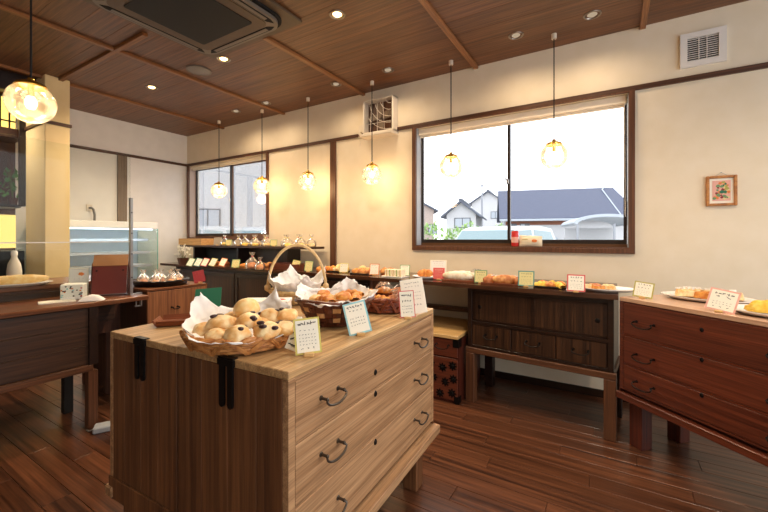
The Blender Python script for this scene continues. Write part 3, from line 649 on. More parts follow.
# ------------------------------------------------------------------ cards
def strokes(w_, h_, rows, seed, x0=-.5, top=.42, size=1.0):
    rr = random.Random(seed); m = MB(); n = len(rows)
    for (yy, cnt, sz) in rows:
        cw = w_ * .8 / cnt
        for i in range(cnt):
            cx_ = -w_ * .4 + cw * (i + .5); cy_ = h_ * yy
            for q in range(2):
                a = rr.choice((0, 0, 1.57, .6, -.6)); L_ = sz * h_ * rr.uniform(.5, 1)
                m.box((-L_ / 2, -.0003, -sz * h_ * .09), (L_ / 2, 0, sz * h_ * .09), T(cx_ + rr.uniform(-.15, .15) * cw, 0, cy_ + rr.uniform(-.2, .2) * sz * h_) @ RY(a))
    return m
CN = [0]
def card(p, w_, h_, col, label, yaw=None, tilt=14, roll=0, stand=True, border=.07, paper='card_paper', rows=None, name='price_card', ink='print_dark', group=None, lift=.006):
    """upright price card facing -y locally, leaning back by tilt, on a small wooden block"""
    CN[0] += 1
    if yaw is None: yaw = math.atan2(-p[0], p[1]) * .55
    t = thing(name, label, 'card', p, yaw, group)
    M_ = T(0, 0, lift) @ RX(-R(tilt)) @ RY(R(roll))
    MB().box((-w_ / 2, 0, 0), (w_ / 2, .0016, h_), M_).build('card_border', col, t)
    b = border * w_; MB().box((-w_ / 2 + b, -.0008, b), (w_ / 2 - b, 0, h_ - b), M_).build('card_face', paper, t)
    rows = rows or [(.82, 5, .11), (.62, 4, .09), (.42, 6, .05), (.32, 6, .05), (.2, 4, .06)]
    s = strokes(w_ * .85, h_, rows, CN[0]); bmesh.ops.transform(s.bm, matrix=M_ @ T(0, -.0010, 0), verts=s.bm.verts[:]); s.build('lettering', ink, t)
    if stand:
        MB().box((-.014, -.012, 0), (.014, .022, .010), bev=.002).build('card_holder', 'yellow_wood', t)
    return t
Z0 = ZT + .0005
card(at(309, 356, ZT), .072, .098, 'card_yellow', 'yellow-green bordered price card at the front edge of the island, by the scone basket', R(38), 12, -6, rows=[(.84, 6, .11), (.66, 4, .05), (.54, 6, .045), (.45, 6, .045), (.36, 6, .045), (.27, 6, .045), (.16, 3, .06)])
card(at(290, 352, ZT), .034, .095, 'card_paper', 'small white name tag tilted in front of the scone basket', R(38), 8, 22, False, rows=[(.85, 2, .16), (.68, 2, .16), (.5, 2, .16), (.32, 2, .16), (.15, 2, .16)], name='name_tag')
card(at(361, 335.5, ZT), .078, .108, 'card_blue', 'pale blue bordered price card before the dark woven basket', R(35), 14, -14, rows=[(.86, 6, .09), (.74, 4, .06), (.5, 6, .05), (.4, 6, .05), (.3, 6, .05)])
card(at(408, 319, ZT), .062, .108, 'card_red', 'thin red bordered price card at the far right corner of the island', R(25), 10, -5, border=.05)
card(at(416, 315, ZT), .10, .150, 'card_paper', 'large plain white handwritten sign at the far right corner of the island', R(22), 16, -10, False, rows=[(.88, 7, .06), (.78, 5, .05), (.6, 8, .04), (.5, 8, .04), (.4, 8, .04), (.25, 5, .06)], name='paper_sign', ink='print_grey')
card(at(207, 310, ZT), .115, .10, 'card_cardgreen', 'dark green card standing behind the scone basket liner', R(40), 30, -4, False, border=.0, paper='card_cardgreen', rows=[(.8, 3, .03)], name='green_card')

# counter cards (px, py of foot, width, height, border colour, label)
for px, py, w_, h_, c, lb, kw in [
    (343.5, 273, .085, .085, 'card_yellow', 'pale yellow bordered price card by the pale rolls, right of the wall post', {}),
    (374, 275.5, .085, .095, 'card_orange', 'orange bordered price card beside the black tray of round buns', {}),
    (404.5, 276.5, .085, .092, 'card_green', 'dark green bordered price card left of the croissant plate', {}),
    (438.5, 280, .088, .088, 'card_red', 'red price card in front of the tall white sign', dict(paper='card_red', ink='card_paper')),
    (480.5, 283.5, .088, .09, 'card_green', 'green bordered price card between the white loaves and glazed buns', dict(paper='card_pale')),
    (526, 287, .10, .10, 'card_teal', 'teal bordered price card at the middle of the counter, right of the glazed buns', dict(paper='card_pale')),
    (576, 292.5, .096, .10, 'card_red', 'coral red bordered price card left of the oval white plate', {})]:
    card(at(px, py, BZ), w_, h_, c, lb, **kw)
card(at(437, 277.5, BZ) + Vector((0, .02, 0)), .135, .135, 'card_paper', 'tall white sign with yellow picture behind the red price card', None, 8, 0, False, paper='paper', rows=[(.9, 8, .06), (.78, 4, .06), (.66, 5, .05), (.5, 3, .05), (.35, 3, .05)], name='paper_sign')
o = [q for q in COL.objects if q.name.startswith('paper_sign')][-1]
MB().lathe([(0, .001), (.018, .0008), (.02, 0)], 16, 1.1, .7, T(.035, -.012, .06) @ RX(R(90))).build('printed_picture', 'custard', o)
card(at(641, 298.5, .822) + Vector((.005, .006, 0)), .092, .085, 'card_olive', 'olive bordered price card at the left corner of the red chest', ca * .3, 16, 6)
card(at(719, 312.5, .822), .104, .10, 'card_pink', 'coral bordered price card on the red chest between two white plates', ca * .5, 20, 10, rows=[(.8, 5, .12), (.66, 2, .12), (.42, 6, .05), (.32, 6, .05), (.2, 3, .07)])
# far corner cards, leaning in a row
for i, (px, c, d_) in enumerate([(188.5, 'card_green', 'green'), (196, 'card_teal', 'teal'), (203, 'card_red', 'red'), (211, 'card_olive', 'olive'), (221, 'card_orange', 'orange')]):
    card(at(px, 266.5, BZ), .075, .10, c, d_ + ' bordered price card in the row at the far left of the window counter', R(28), 32, 12, border=.09, stand=False)
card(at(294, 270.5, BZ), .085, .10, 'card_olive', 'olive price card under the arch handle, by the long red tray', R(20), 20, 10, paper='card_pale')
card(at(308, 272, BZ), .085, .10, 'card_green', 'green price card seen through the arch handle, right side', R(15), 16, 0, paper='card_pale')
card(Vector((-2.87, 1.835, .782)), .085, .105, 'card_maroon', 'dark red card on the small wooden cabinet beside the bread tray', R(48), 25, -14, border=0, paper='card_maroon', ink='card_red', rows=[(.8, 3, .05), (.6, 3, .04)])
def r_at(px, z=None): 
    p = onY(px, 246, 2.93); return Vector((p.x, 2.93, RZT))
for px, c, d_ in ((221, 'card_greyc', 'grey card standing on the riser shelf right of the wooden crate'), (232, 'card_green', 'small green card on the riser shelf below the window mullion'), (242, 'card_greyc', 'small dark grey card among the bags on the riser shelf'), (277, 'card_green', 'green card near the right end of the riser shelf')):
    card(r_at(px) + Vector((0, -.05, 0)), .10 if px == 221 else .075, .095 if px == 221 else .07, c, d_, R(30), 12, 0, paper=c if c == 'card_greyc' else 'card_pale')

# ------------------------------------------------------------------ breads
def blob(n, rx, ry, rz, seed, rough=.08, sub=3, flat=.35, freq=9):
    m = MB(); bmesh.ops.create_icosphere(m.bm, subdivisions=sub, radius=1)
    for v in m.bm.verts:
        c = v.co.copy(); k = 1 + rough * noise.noise(c * 1.6 + Vector((seed * 3.1, seed, 0))) * 1.6 + rough * .35 * noise.noise(c * 5 + Vector((0, seed * 2.7, 4)))
        c = c * k; c.z = max(c.z, -flat); v.co = Vector((c.x * rx, c.y * ry, (c.z + flat) * rz / (1 + flat) ))
    return m
BERRY_N = dict(b0=2, b1=3, b2=3)
hash_ = lambda k: int(k[1]) * 7 + 3
SHAPES = {}; BIG = ('yellow_pastry', 'glazed_bun', 'floury_loaf', 'round_bun', 'brown_roll', 'pale_roll', 'golden_roll', 'croissant')
def shape(key, fn):
    if key not in SHAPES: SHAPES[key] = fn()
    return SHAPES[key]
def bread(name, key, mat, p, s=1.0, rz=0, label='', group=None, rx=0, ry=0, cat='bread', kids=None):
    zs = 1.3 if name in BIG or name in ('small_tart', 'puff_pastry') else 1.0
    if name in BIG: s *= 1.15
    me = shape((key, mat), lambda: SH[key]().mesh(name, mat, True))
    o = link(name, me, None, p, (rx, ry, rz), (s, s, s * zs)); tag(o, label, cat, group)
    if kids:
        for nm, kk, mt in kids:
          if nm == 'berries':
            rr = random.Random(hash_(kk))
            for i in range(BERRY_N[kk]):
                a, e = rr.uniform(0, 6.28), rr.uniform(.3, 1.2)
                link('berry', shape('berry', lambda: MB().ball((0, 0, 0), .0088, 2, (1.3, 1, .6)).mesh('berry', mt, True)), o, (math.cos(a) * math.cos(e) * .034, math.sin(a) * math.cos(e) * .033, (math.sin(e) + .35) * .026))
          else: link(nm, shape((kk, mt), lambda: SH[kk]().mesh(nm, mt, True)), o)
    return o
def berries(seed, n=4):
    rr = random.Random(seed); m = MB()
    for i in range(n):
        a, e = rr.uniform(0, 6.28), rr.uniform(.35, 1.3); c = Vector((math.cos(a) * math.cos(e) * .034, math.sin(a) * math.cos(e) * .033, (math.sin(e) + .35) * .026)); m.ball(c, .0068, 2, (1.25, 1, .75))
    return m
def croissant():
    m = MB(); pts = [( .045 * math.sin(a), .045 * math.cos(a) - .03, .018) for a in [R(-95 + 190 * i / 30) for i in range(31)]]
    m.tube(pts, .023, 10, rf=lambda u: max(.15, math.sin(math.pi * u) ** .7) * (1 - .16 * abs(math.sin(u * math.pi * 4.5))))
    return m
def long_roll():
    m = MB(); m.tube([(x, 0, .02) for x in [(-.07 + .14 * i / 20) for i in range(21)]], .025, 12, rf=lambda u: max(.12, math.sin(math.pi * min(max(u, .02), .98)) ** .35) * (1 - .05 * abs(math.sin(u * 18)))); 
    for v in m.bm.verts: v.co.z = max(v.co.z, .001)
    return m
def baguette():
    m = MB(); m.tube([(x, 0, .022) for x in [(-.11 + .22 * i / 24) for i in range(25)]], .026, 12, rf=lambda u: max(.12, math.sin(math.pi * min(max(u, .02), .98)) ** .35) * (1 - .09 * abs(math.sin(u * 13)))); 
    for v in m.bm.verts: v.co.z = max(v.co.z, .001)
    return m
def danish():
    def f(u, v):
        x, y = (u - .5) * 2, (v - .5) * 2; r = max(abs(x), abs(y)); z = .012 + .016 * math.sin(min(r, 1) * math.pi * .75) - (.018 if r > .93 else 0)
        z += .003 * noise.noise(Vector((x * 3, y * 3, 1))); return Vector((x * .045 * (1 - .1 * abs(y)), y * .045 * (1 - .1 * abs(x)), z))
    m = MB(); m.grid(f, 12, 12); m.grid(lambda u, v: Vector(((u - .5) * .08, (v - .5) * .08, 0)), 2, 2); return m
def crumbly():
    m = blob(0, .055, .045, .05, 9, .2, 4)
    for v in m.bm.verts: v.co *= 1 + .09 * noise.noise(v.co * 160)
    return m
def pastry_stick():
    m = MB(); m.grid(lambda u, v: Vector(((u - .5) * .11, .024 * math.cos(v * math.pi) * (1 + .1 * math.sin(u * 22)), .003 + .028 * math.sin(v * math.pi) * (1 + .12 * math.sin(u * 22)) * (math.sin(math.pi * min(max(u, .04), .96)) ** .3))), 22, 8); m.box((-.052, -.022, 0), (.052, .022, .004)); return m
SH = {'bun0': lambda: blob(0, .036, .034, .036, 1), 'bun1': lambda: blob(0, .038, .033, .033, 2, .12), 'bun2': lambda: blob(0, .034, .036, .038, 3, .1), 'bunbig': lambda: blob(0, .040, .039, .044, 4, .05),
      'b0': lambda: berries(1, 2), 'b1': lambda: berries(2, 3), 'b2': lambda: berries(6, 3), 'croissant': croissant, 'roll': long_roll, 'baguette': baguette, 'danish': danish, 'crumbly': crumbly, 'stick': pastry_stick,
      'fill': lambda: MB().lathe([(0, .022), (.014, .02), (.022, .012)], 14), 'ice': lambda: MB().tube([(x, .012 * (-1) ** i, .034) for i, x in enumerate([-.04 + .01 * j for j in range(9)])], .003, 5), 'tom': lambda: MB().lathe([(0, .03), (.010, .028), (.012, .02)], 12),
      'dust': lambda: MB().lathe([(0, .0535), (.018, .0515), (.026, .0475)], 14)}
# island scone basket ---------------------------------------------------
def basket(name, label, c, r, h, mat, strands=5, wob=.004, flare=.8, diag=True, tr=.005, rimr=.007, sy=1.0, rz=0, spokes=26):
    t = thing(name, label, 'basket', c, rz)
    MB().lathe([(0, .004), (r * flare, .004), (r * flare, .010), (0, .010)], 32, 1, sy).build('base', mat, t, True)
    N_ = 72
    for k in range(strands):
        f = (k + .5) / strands; rr_ = r * (flare + (1 - flare) * f); z = .008 + (h - .012) * f
        MB().tube([((rr_ + wob * math.sin(spokes / 2 * a + k * math.pi)) * math.cos(a), (rr_ + wob * math.sin(spokes / 2 * a + k * math.pi)) * math.sin(a) * sy, z) for a in [2 * math.pi * i / N_ for i in range(N_)]], tr, 6, True).build('strand', mat, t, True)
    m = MB()
    for i in range(spokes):
        a = 2 * math.pi * i / spokes; m.tube([(r * flare * math.cos(a), r * flare * math.sin(a) * sy, .005), (r * (flare + 1) / 2 * math.cos(a), r * (flare + 1) / 2 * math.sin(a) * sy, h * .5), (r * math.cos(a), r * math.sin(a) * sy, h)], tr * .6, 5)
    m.build('spokes', mat, t, True)
    for ph in (0, 1): 
        MB().tube([((r + .004 * math.cos(14 * a + ph * math.pi)) * math.cos(a), (r + .004 * math.cos(14 * a + ph * math.pi)) * math.sin(a) * sy, h + .004 * math.sin(14 * a + ph * math.pi)) for a in [2 * math.pi * i / 140 for i in range(140)]], rimr, 6, True).build('rim', mat, t, True)
    if diag:
        for i in range(10):
            a0 = 2 * math.pi * i / 10; m = MB()
            for s in (-1, 1):
                for q in (0, .05): m.tube([((r * (flare + (1 - flare) * u) + .009) * math.cos(a0 + q + s * .32 * u), (r * (flare + (1 - flare) * u) + .009) * math.sin(a0 + q + s * .32 * u) * sy, .006 + h * u) for u in (0, .2, .4, .6, .8, 1)], tr * .8, 5)
            m.build('cross_weave', mat, t, True)
    return t
def liner(name, label, c, r, h, seed, rz=0, rise=.12, front=.1, corner=0.0):
    """crumpled square sheet pressed into a basket: low towards the shopper's side, corners standing up at the back; rise = corner height over the rim"""
    af = math.atan2(-c.y, -c.x)
    def f(u, v):
        x, y = (u - .5) * 2, (v - .5) * 2; d = math.hypot(x, y); a = math.atan2(y, x)
        if d < 1e-6: return Vector((0, 0, .012))
        R0 = .62; rad = r * .95 * min(d, R0) / R0; e = max(0, d - R0) / .794
        q = (1 - math.cos(a + rz - af)) / 2; q = front + (1 - front) * min(1, q * 1.35)
        z = .012 + (h - .012) * max(0, (min(d, R0) / R0 - .75) / .25) ** 1.5 if d > R0 * .75 else .012
        z += e * rise * q * (1 + .8 * e); rad += e * r * (.2 + .25 * (1 - q))
        n = noise.noise(Vector((x * 2.6, y * 2.6, seed))) * .016 * min(1, d * 1.2) + noise.noise(Vector((x * 7, y * 7, seed + 5))) * .008
        fold = .006 * math.sin(a * 9 + seed + noise.noise(Vector((x * 3, y * 3, 0))) * 3) * min(1, e * 3)
        rad += (n + fold) * (e > 0)
        return Vector((rad * math.cos(a), rad * math.sin(a), max(z + (n if d > R0 * .7 else 0), .011)))
    o = MB().grid(f, 44, 44).build(name, 'liner_paper', None, True); o.location = c; o.rotation_euler = (0, 0, rz)
    sm = o.modifiers.new('thickness', 'SOLIDIFY'); sm.thickness = .0008
    return tag(o, label, 'paper')
cA = Vector((-.990, .780, ZT))
basket('rattan_basket', 'shallow light rattan basket of scones at the near edge of the island', cA, .167, .045, 'rattan', 4, tr=.006, flare=.86)
liner('paper_liner', 'white paper lining the scone basket, one corner standing up', cA + Vector((0, 0, .002)), .15, .04, 3, rz=R(-32), rise=.062, front=.0)
SC = [(247, 307, 1.20, 'bunbig', None, 'plain round pale scone on top of the heap', 1.05), (222, 321, 1.12, 'bun1', 'b0', 'berry scone at the left of the heap, one large dark berry', 1.1), (249, 320, 1.12, 'bun0', 'b1', 'berry scone in the middle of the heap, below the plain round one', 1.1),
      (270.5, 315, 1.19, 'bun2', 'b2', 'berry scone right of the topmost one', 1.0), (287, 313, 1.19, 'bun1', 'b1', 'berry scone at the back right of the basket', 1.0), (268, 328, 1.08, 'bun1', 'b2', 'wide berry scone at the front right of the basket', 1.1),
      (284, 326, 1.10, 'bun0', 'b0', 'berry scone at the right end of the basket', .9), (237, 333, 1.045, 'bun2', 'b2', 'floury scone at the front middle of the basket', 1.05), (217, 334, 1.07, 'bun0', None, 'floury plain scone at the front left of the basket', .95), (204, 328, 1.12, 'bun2', None, 'small golden scone against the paper at the far left of the basket', .9),
      (232, 316, 1.22, 'bun0', None, 'golden scone mostly hidden behind the left berry scone', .9), (262, 322, 1.16, 'bun0', None, 'golden scone wedged under the middle of the heap', .9)]
for i, (px, py, t_, k, b_, lb, s) in enumerate(SC):
    p = far(px, py, t_); p.z -= .018
    bread('scone', k, 'crust_pale' if k == 'bunbig' else 'crust_scone', p, s, i * 1.3, lb, 'scones in the rattan basket', rx=rnd(-.2, .2), kids=[('berries', b_, 'berry')] if b_ else None)
# woven dark basket ------------------------------------------------------
cB = Vector((-.918, 1.145, ZT)); t = thing('woven_basket', 'deep dark brown strap-woven basket with tan flecks on the island', 'basket', cB)
def strapw(k, i, N_=26, rows=5, r0=.088, r1=.147, h=.096):
    z0, z1 = .004 + (h - .004) * k / rows, .004 + (h - .004) * (k + 1) / rows; a0, a1 = 2 * math.pi * i / N_, 2 * math.pi * (i + 1) / N_
    out = .004 if (i + k) % 2 == 0 else -.001
    def P(a, z, o): q = r0 + (r1 - r0) * ((z - .004) / h) ** .7 + o; return (q * math.cos(a), q * math.sin(a), z)
    return P, a0, a1, z0, z1, out
dk, tn = MB(), MB()
for k in range(5):
    for i in range(26):
        P, a0, a1, z0, z1, out = strapw(k, i); g = .012
        tanp = ((i + 2 * k) % 4 == 0 and k in (1, 2, 3)); m = MB() if tanp else dk
        am = (a0 + a1) / 2; zm = (z0 + z1) / 2
        vs = [m.bm.verts.new(P(a, z, o)) for a, z, o in ((a0 + g, z0, 0), (am, z0, out), (a1 - g, z0, 0), (a1 - g, z1 - .001, 0), (am, z1 - .001, out), (a0 + g, z1 - .001, 0))]
        vi = [m.bm.verts.new(P(a, z, o - .004)) for a, z, o in ((a0, z0, 0), (am, z0, 0), (a1, z0, 0), (a1, z1, 0), (am, z1, 0), (a0, z1, 0))]
        m.bm.faces.new((vs[0], vs[1], vs[4], vs[5])); m.bm.faces.new((vs[1], vs[2], vs[3], vs[4]))
        for a, b in ((0, 1), (1, 2), (2, 3), (3, 4), (4, 5), (5, 0)): m.bm.faces.new((vs[a], vi[a], vi[b], vs[b]))
        if tanp: m.build('tan_strap', 'wicker_tan', t)
dk.build('dark_straps', 'wicker_dark', t)['kind'] = 'stuff'
MB().lathe([(0, .002), (.087, .002), (.105, .035), (.130, .07), (.141, .096)], 40).build('inner_shell', 'wicker_dark', t, True)
MB().tube([(.147 * math.cos(a), .147 * math.sin(a), .097 + .004 * math.sin(3 * a)) for a in [2 * math.pi * i / 60 for i in range(60)]], .008, 8, True).build('rim', 'wicker_dark', t, True)
liner('paper_liner', 'white paper lining the dark woven basket, corners poking up', cB + Vector((0, 0, .006)), .130, .09, 8, rz=R(65), rise=.04, front=.0)
random.seed(11)
PB = [(-.05, -.06), (.02, -.09), (.07, -.03), (.0, -.01), (-.08, .02), (.05, .05), (-.02, .08), (.09, .03)]
PBL = ['left front', 'nearest, at the front', 'right front', 'centre', 'left', 'back right', 'rear', 'right end']
for i, ((dx, dy), w_) in enumerate(zip(PB, PBL)):
    bread('golden_pastry', 'stick' if i % 2 else 'bun1', 'crust_gold' if i % 3 else 'crust_scone', cB + Vector((dx * .9, dy * .9, .084 + .008 * (i % 3))), .85, rnd(0, 3), 'golden pastry in the dark woven basket, ' + w_ + ' of the pile', 'pastries in the dark woven basket', cat='pastry', rx=rnd(-.25, .25))
MB_ = MB().box((-.10, -.04, 0), (.10, .05, .04)).build('paper_block', 'paper'); bpy.data.objects.remove(MB_)
# wrapped-pastry basket -----------------------------------------------------
cC = Vector((-.888, 1.472, ZT)); basket('wicker_tray_basket', 'reddish brown wicker basket of wrapped pastries at the far end of the island', cC, .125, .062, 'wicker_red', 6, tr=.005, flare=.85)
for i, (dx, dy, k, mt, w_) in enumerate([(.02, -.07, 'stick', 'crust_gold', 'nearest'), (.07, -.02, 'stick', 'crust_brown', 'at the right'), (-.05, -.04, 'roll', 'crust_gold', 'at the left'), (.0, .0, 'stick', 'crust_gold', 'topmost'), (.05, .05, 'roll', 'crust_brown', 'at the back right'), (-.04, .05, 'stick', 'crust_brown', 'at the back left')]):
    p = cC + Vector((dx, dy, .052 + (.025 if i == 3 else .004 * i)))
    bread('wrapped_pastry', k, mt, p, .8, i * 1.1, 'brown pastry in the reddish wicker basket, ' + w_ + ' of the pile', 'pastries in the wicker basket', cat='pastry')
    if i in (1, 3, 4, 5):
        q = MB()
        a = rnd(0, 6); q.grid(lambda u, v: Vector(((u - .5) * .07, (v - .5) * .05, .012 + .02 * math.sin(u * 3.1) + .010 * noise.noise(Vector((u * 4, v * 4, i))))), 8, 6)
        o = q.build('wrapper', 'bag_film' if i % 2 else 'liner_paper', None, True); o.location = p + Vector((0, 0, .012)); o.rotation_euler = (.3, .2, a)
        tag(o, 'crumpled wrapper around the pastry in the wicker basket, ' + w_, 'wrapper', 'wrappers in the wicker basket')
# arch handle basket ------------------------------------------------------
cD = Vector((-1.392, 1.425, ZT)); t = basket('arch_handle_basket', 'pale wicker basket with tall arched handle at the back of the island', cD, .135, .06, 'wicker_pale', 5, diag=False, tr=.005, flare=.85)
va = math.atan2(cD.y, cD.x) - math.pi / 2
MB().tube([(.147 * math.cos(a) * math.cos(va), .147 * math.cos(a) * math.sin(va), .06 + .232 * math.sin(a)) for a in [math.pi * i / 28 for i in range(29)]], .0075, 8).build('handle', 'wicker_pale', t, True)
for s in (-1, 1): MB().ball((s * .147 * math.cos(va), s * .147 * math.sin(va), .075), .018, 1, (1, 1, 1.2)).build('handle_binding', 'wicker_pale', t, True)
liner('paper_liner', 'white paper rising out of the basket with the arched handle', cD + Vector((0, 0, .003)), .125, .075, 14, rz=R(15), rise=.06, front=.6)
# bits on the island
t = thing('flat_white_box', 'white flat paper box behind the scone basket with a red print', 'box', at(270, 306, ZT + .02) - Vector((0, .02, .02)), R(35)); MB().box((-.10, -.05, 0), (.10, .06, .035), bev=.003).build('body', 'paper', t); MB().box((-.103, -.053, .035), (.103, .063, .052), bev=.003).build('lid', 'paper', t); 
MB().lathe([(0, .003), (.02, .002), (.026, 0)], 18, 1.4, .8, T(.05, -.0, .052)).build('red_print', 'tomato', t)
t = thing('small_wooden_dish', 'small empty dark wooden dish at the back left of the island', 'dish', at(176, 323, ZT) , R(50)); MB().box((-.055, -.05, 0), (.055, .05, .006), bev=.002).build('base', 'tray_wood', t)
m = MB(); 
for s in (-1, 1): m.box((-.055, -.003, 0), (.055, .003, .022), T(0, s * .052, .003) @ RX(-s * R(28))); m.box((-.003, -.05, 0), (.003, .05, .022), T(s * .057, 0, .003) @ RY(s * R(28)))
m.build('rim', 'tray_wood', t)

# ------------------------------------------------------------------ plates and trays
def plate(name, label, p, rx_, ry_=None, rz=0, mat='ceramic', h=.022):
    ry_ = ry_ or rx_; t = thing(name, label, 'plate', p, rz); s = ry_ / rx_
    MB().lathe([(0, .006), (rx_ * .62, .006), (rx_ * .8, .011), (rx_, h), (rx_ * 1.0, h - .004), (rx_ * .8, .004), (rx_ * .6, 0), (0, 0)], 40, 1, s).build('dish', mat, t, True); return t
def tray(name, label, p, w_, d_, mat, rz=0, h=.014):
    t = thing(name, label, 'tray', p, rz); MB().box((-w_ / 2, -d_ / 2, 0), (w_ / 2, d_ / 2, .005)).build('base', mat, t)
    m = MB(); 
    for a in ((-w_ / 2, -d_ / 2, 0, w_ / 2, -d_ / 2 + .006, h), (-w_ / 2, d_ / 2 - .006, 0, w_ / 2, d_ / 2, h), (-w_ / 2, -d_ / 2 + .006, 0, -w_ / 2 + .006, d_ / 2 - .006, h), (w_ / 2 - .006, -d_ / 2 + .006, 0, w_ / 2, d_ / 2 - .006, h)): m.box(a[:3], a[3:], bev=.0015)
    m.build('rim', mat, t); return t
def fill_with(p, spots, specs, rz=0):
    c, s = math.cos(rz), math.sin(rz)
    for (dx, dy, dz), kw in zip(spots, specs): bread(p=p + Vector((dx * c - dy * s, dx * s + dy * c, dz)), **kw)
def B(px, py, back=0): 
    q = at(px, py, BZ); return q + Vector((0, back, 0))
# right chest plates
zc = .8225
p = at(690, 302, zc) + Vector((.085, .11, 0)); plate('oval_white_plate', 'large oval white plate of puff pastries on the red chest', p, .20, .14, ca * .55)
pos = [(-.09, -.03), (-.01, -.055), (.06, -.03), (-.05, .04), (.03, .05), (.10, .03)]
for i, ((dx, dy), w_) in enumerate(zip(pos, ('left end', 'front middle', 'front right', 'back left', 'back middle', 'right end'))):
    bread('puff_pastry', 'danish', 'crust_gold' if i in (1, 2) else 'crust_scone', p + Vector((dx, dy - dx * .35, .012)), 1.0, i * .9, 'sugar-dusted puff pastry on the large oval plate, ' + w_, 'puff pastries on the oval plate', cat='pastry', kids=[('icing', 'ice', 'icing')] if i != 1 else [('custard_filling', 'fill', 'custard')])
p = at(768, 319, zc) + Vector((.07, .10, 0)); plate('round_white_plate', 'white plate with yellow crumb-topped bread at the right edge', p, .18, .14, ca * .55)
for i, (dx, dy, w_) in enumerate(((-.055, .0, 'left'), (.045, -.03, 'right'))): bread('crumb_bread', 'crumbly', 'crust_yellow', p + Vector((dx, dy + .01, .012)), 1.0, i + .4, 'yellow crumb-topped bread on the plate at the right edge, ' + w_ + ' one', 'crumb breads on the right plate')
# counter: from right to left
p = B(606, 293, .09); plate('oval_white_plate', 'oval white plate of tarts at the right end of the window counter', p, .155, .11)
for i, (dx, dy, w_) in enumerate(((-.09, -.02, 'left'), (-.03, -.045, 'front middle'), (.03, -.02, 'right'), (-.05, .04, 'back left'), (.02, .045, 'back right'))):
    bread('small_tart', 'danish', 'crust_gold' if i % 2 else 'crust_scone', p + Vector((dx - .01, dy, .012)), .68, i * .7, 'small tart with white topping on the oval plate, ' + w_, 'tarts on the oval plate', cat='pastry', kids=[('cream_topping', 'fill', 'icing')] if i % 2 == 0 else [('tomato_topping', 'tom', 'tomato')])
p = B(549, 289, .10); tray('dark_serving_tray', 'black tray of yellow pastries between the teal and coral cards', p, .19, .17, 'black_tray'); tag(MB().box((-.1, -.085, 0), (.115, .09, .001), T(*(p + Vector((.012, .0, .0006))))).build('paper_sheet', 'paper'), 'white paper sheet under the black pastry tray', 'paper')
for i, (dx, dy, w_) in enumerate(((-.05, -.045, 'front left'), (.0, -.05, 'front middle'), (.05, -.045, 'front right'), (-.05, .02, 'back left'), (.0, .02, 'back middle'), (.055, .02, 'back right'))):
    bread('yellow_pastry', 'bun1' if i % 2 else 'stick', 'crust_gold' if i % 2 else 'crust_yellow', p + Vector((dx, dy, .006)), .75, i * 1.1, 'yellow pastry on the black tray left of the coral card, ' + w_, 'yellow pastries on the black tray', cat='pastry')
p = B(500, 285.5, .09); tray('brown_serving_tray', 'brown tray of glazed buns between the green and teal cards', p, .27, .16, 'tray_wood')
for i, (dx, dy, k, w_) in enumerate(((-.10, -.02, 'bun0', 'left end'), (-.05, .03, 'bun1', 'second from left'), (.015, -.03, 'roll', 'long one in front'), (.055, .035, 'bun2', 'back right'), (.105, .0, 'bun0', 'right end'), (-.10, .045, 'bun2', 'back left'))):
    bread('glazed_bun', k, 'crust_orange' if k != 'bun0' else 'crust_brown', p + Vector((dx, dy, .006)), .95, .2 * i, 'glazed orange-brown bun on the brown tray, ' + w_, 'glazed buns on the brown tray', kids=[('sugar_dust', 'ice', 'icing')] if i in (1, 3) else None)
p = B(458, 282, .09); tray('brown_serving_tray', 'brown tray of white floury loaves right of the red card', p, .26, .17, 'tray_wood')
for i, (dx, dy, w_) in enumerate(((-.02, -.045, 'front'), (.0, .0, 'middle'), (-.01, .045, 'back'))): bread('floury_loaf', 'baguette', 'crust_white', p + Vector((dx, dy, .006)), .95, .12 * (i - 1), 'long white floury loaf right of the red card, ' + w_ + ' one', 'floury loaves')
q = MB().grid(lambda u, v: Vector(((u - .5) * .09, (v - .5) * .07, .05 + .025 * math.sin(u * 3) * math.sin(v * 3) + .02 * noise.noise(Vector((u * 4, v * 4, 2))))), 10, 8).build('wrap_film', 'bag_film', None, True); q.location = p + Vector((.10, .03, .015)); tag(q, 'crumpled clear film by the floury loaves', 'wrapper')
p = B(421, 279.5, .08); plate('white_side_plate', 'white plate with one croissant left of the red card', p, .11, .085); bread('croissant', 'croissant', 'crust_gold', p + Vector((0, 0, .012)), 1.05, .3, 'golden croissant alone on the white plate', None)
# sandwiches
t0 = B(391, 277.5, .07); tray('white_paper_tray', 'white paper tray of sandwiches between orange and green cards', t0, .19, .14, 'paper', h=.008)
for i in range(5):
    s = thing('sandwich', 'white wrapped sandwich on the paper tray, ' + ('leftmost', 'second from left', 'middle', 'second from right', 'rightmost')[i], 'sandwich', t0 + Vector((-.065 + i * .032, -.0, .006)), R(6), 'sandwiches on the paper tray')
    MB().box((-.013, -.045, 0), (-.004, .045, .055), bev=.003).build('bread_slice', 'sand_bread', s); MB().box((.004, -.045, 0), (.013, .045, .055), bev=.003).build('bread_slice', 'sand_bread', s); MB().box((-.004, -.043, .002), (.004, .043, .053)).build('filling', 'lettuce' if i % 2 else 'sand_fill', s)
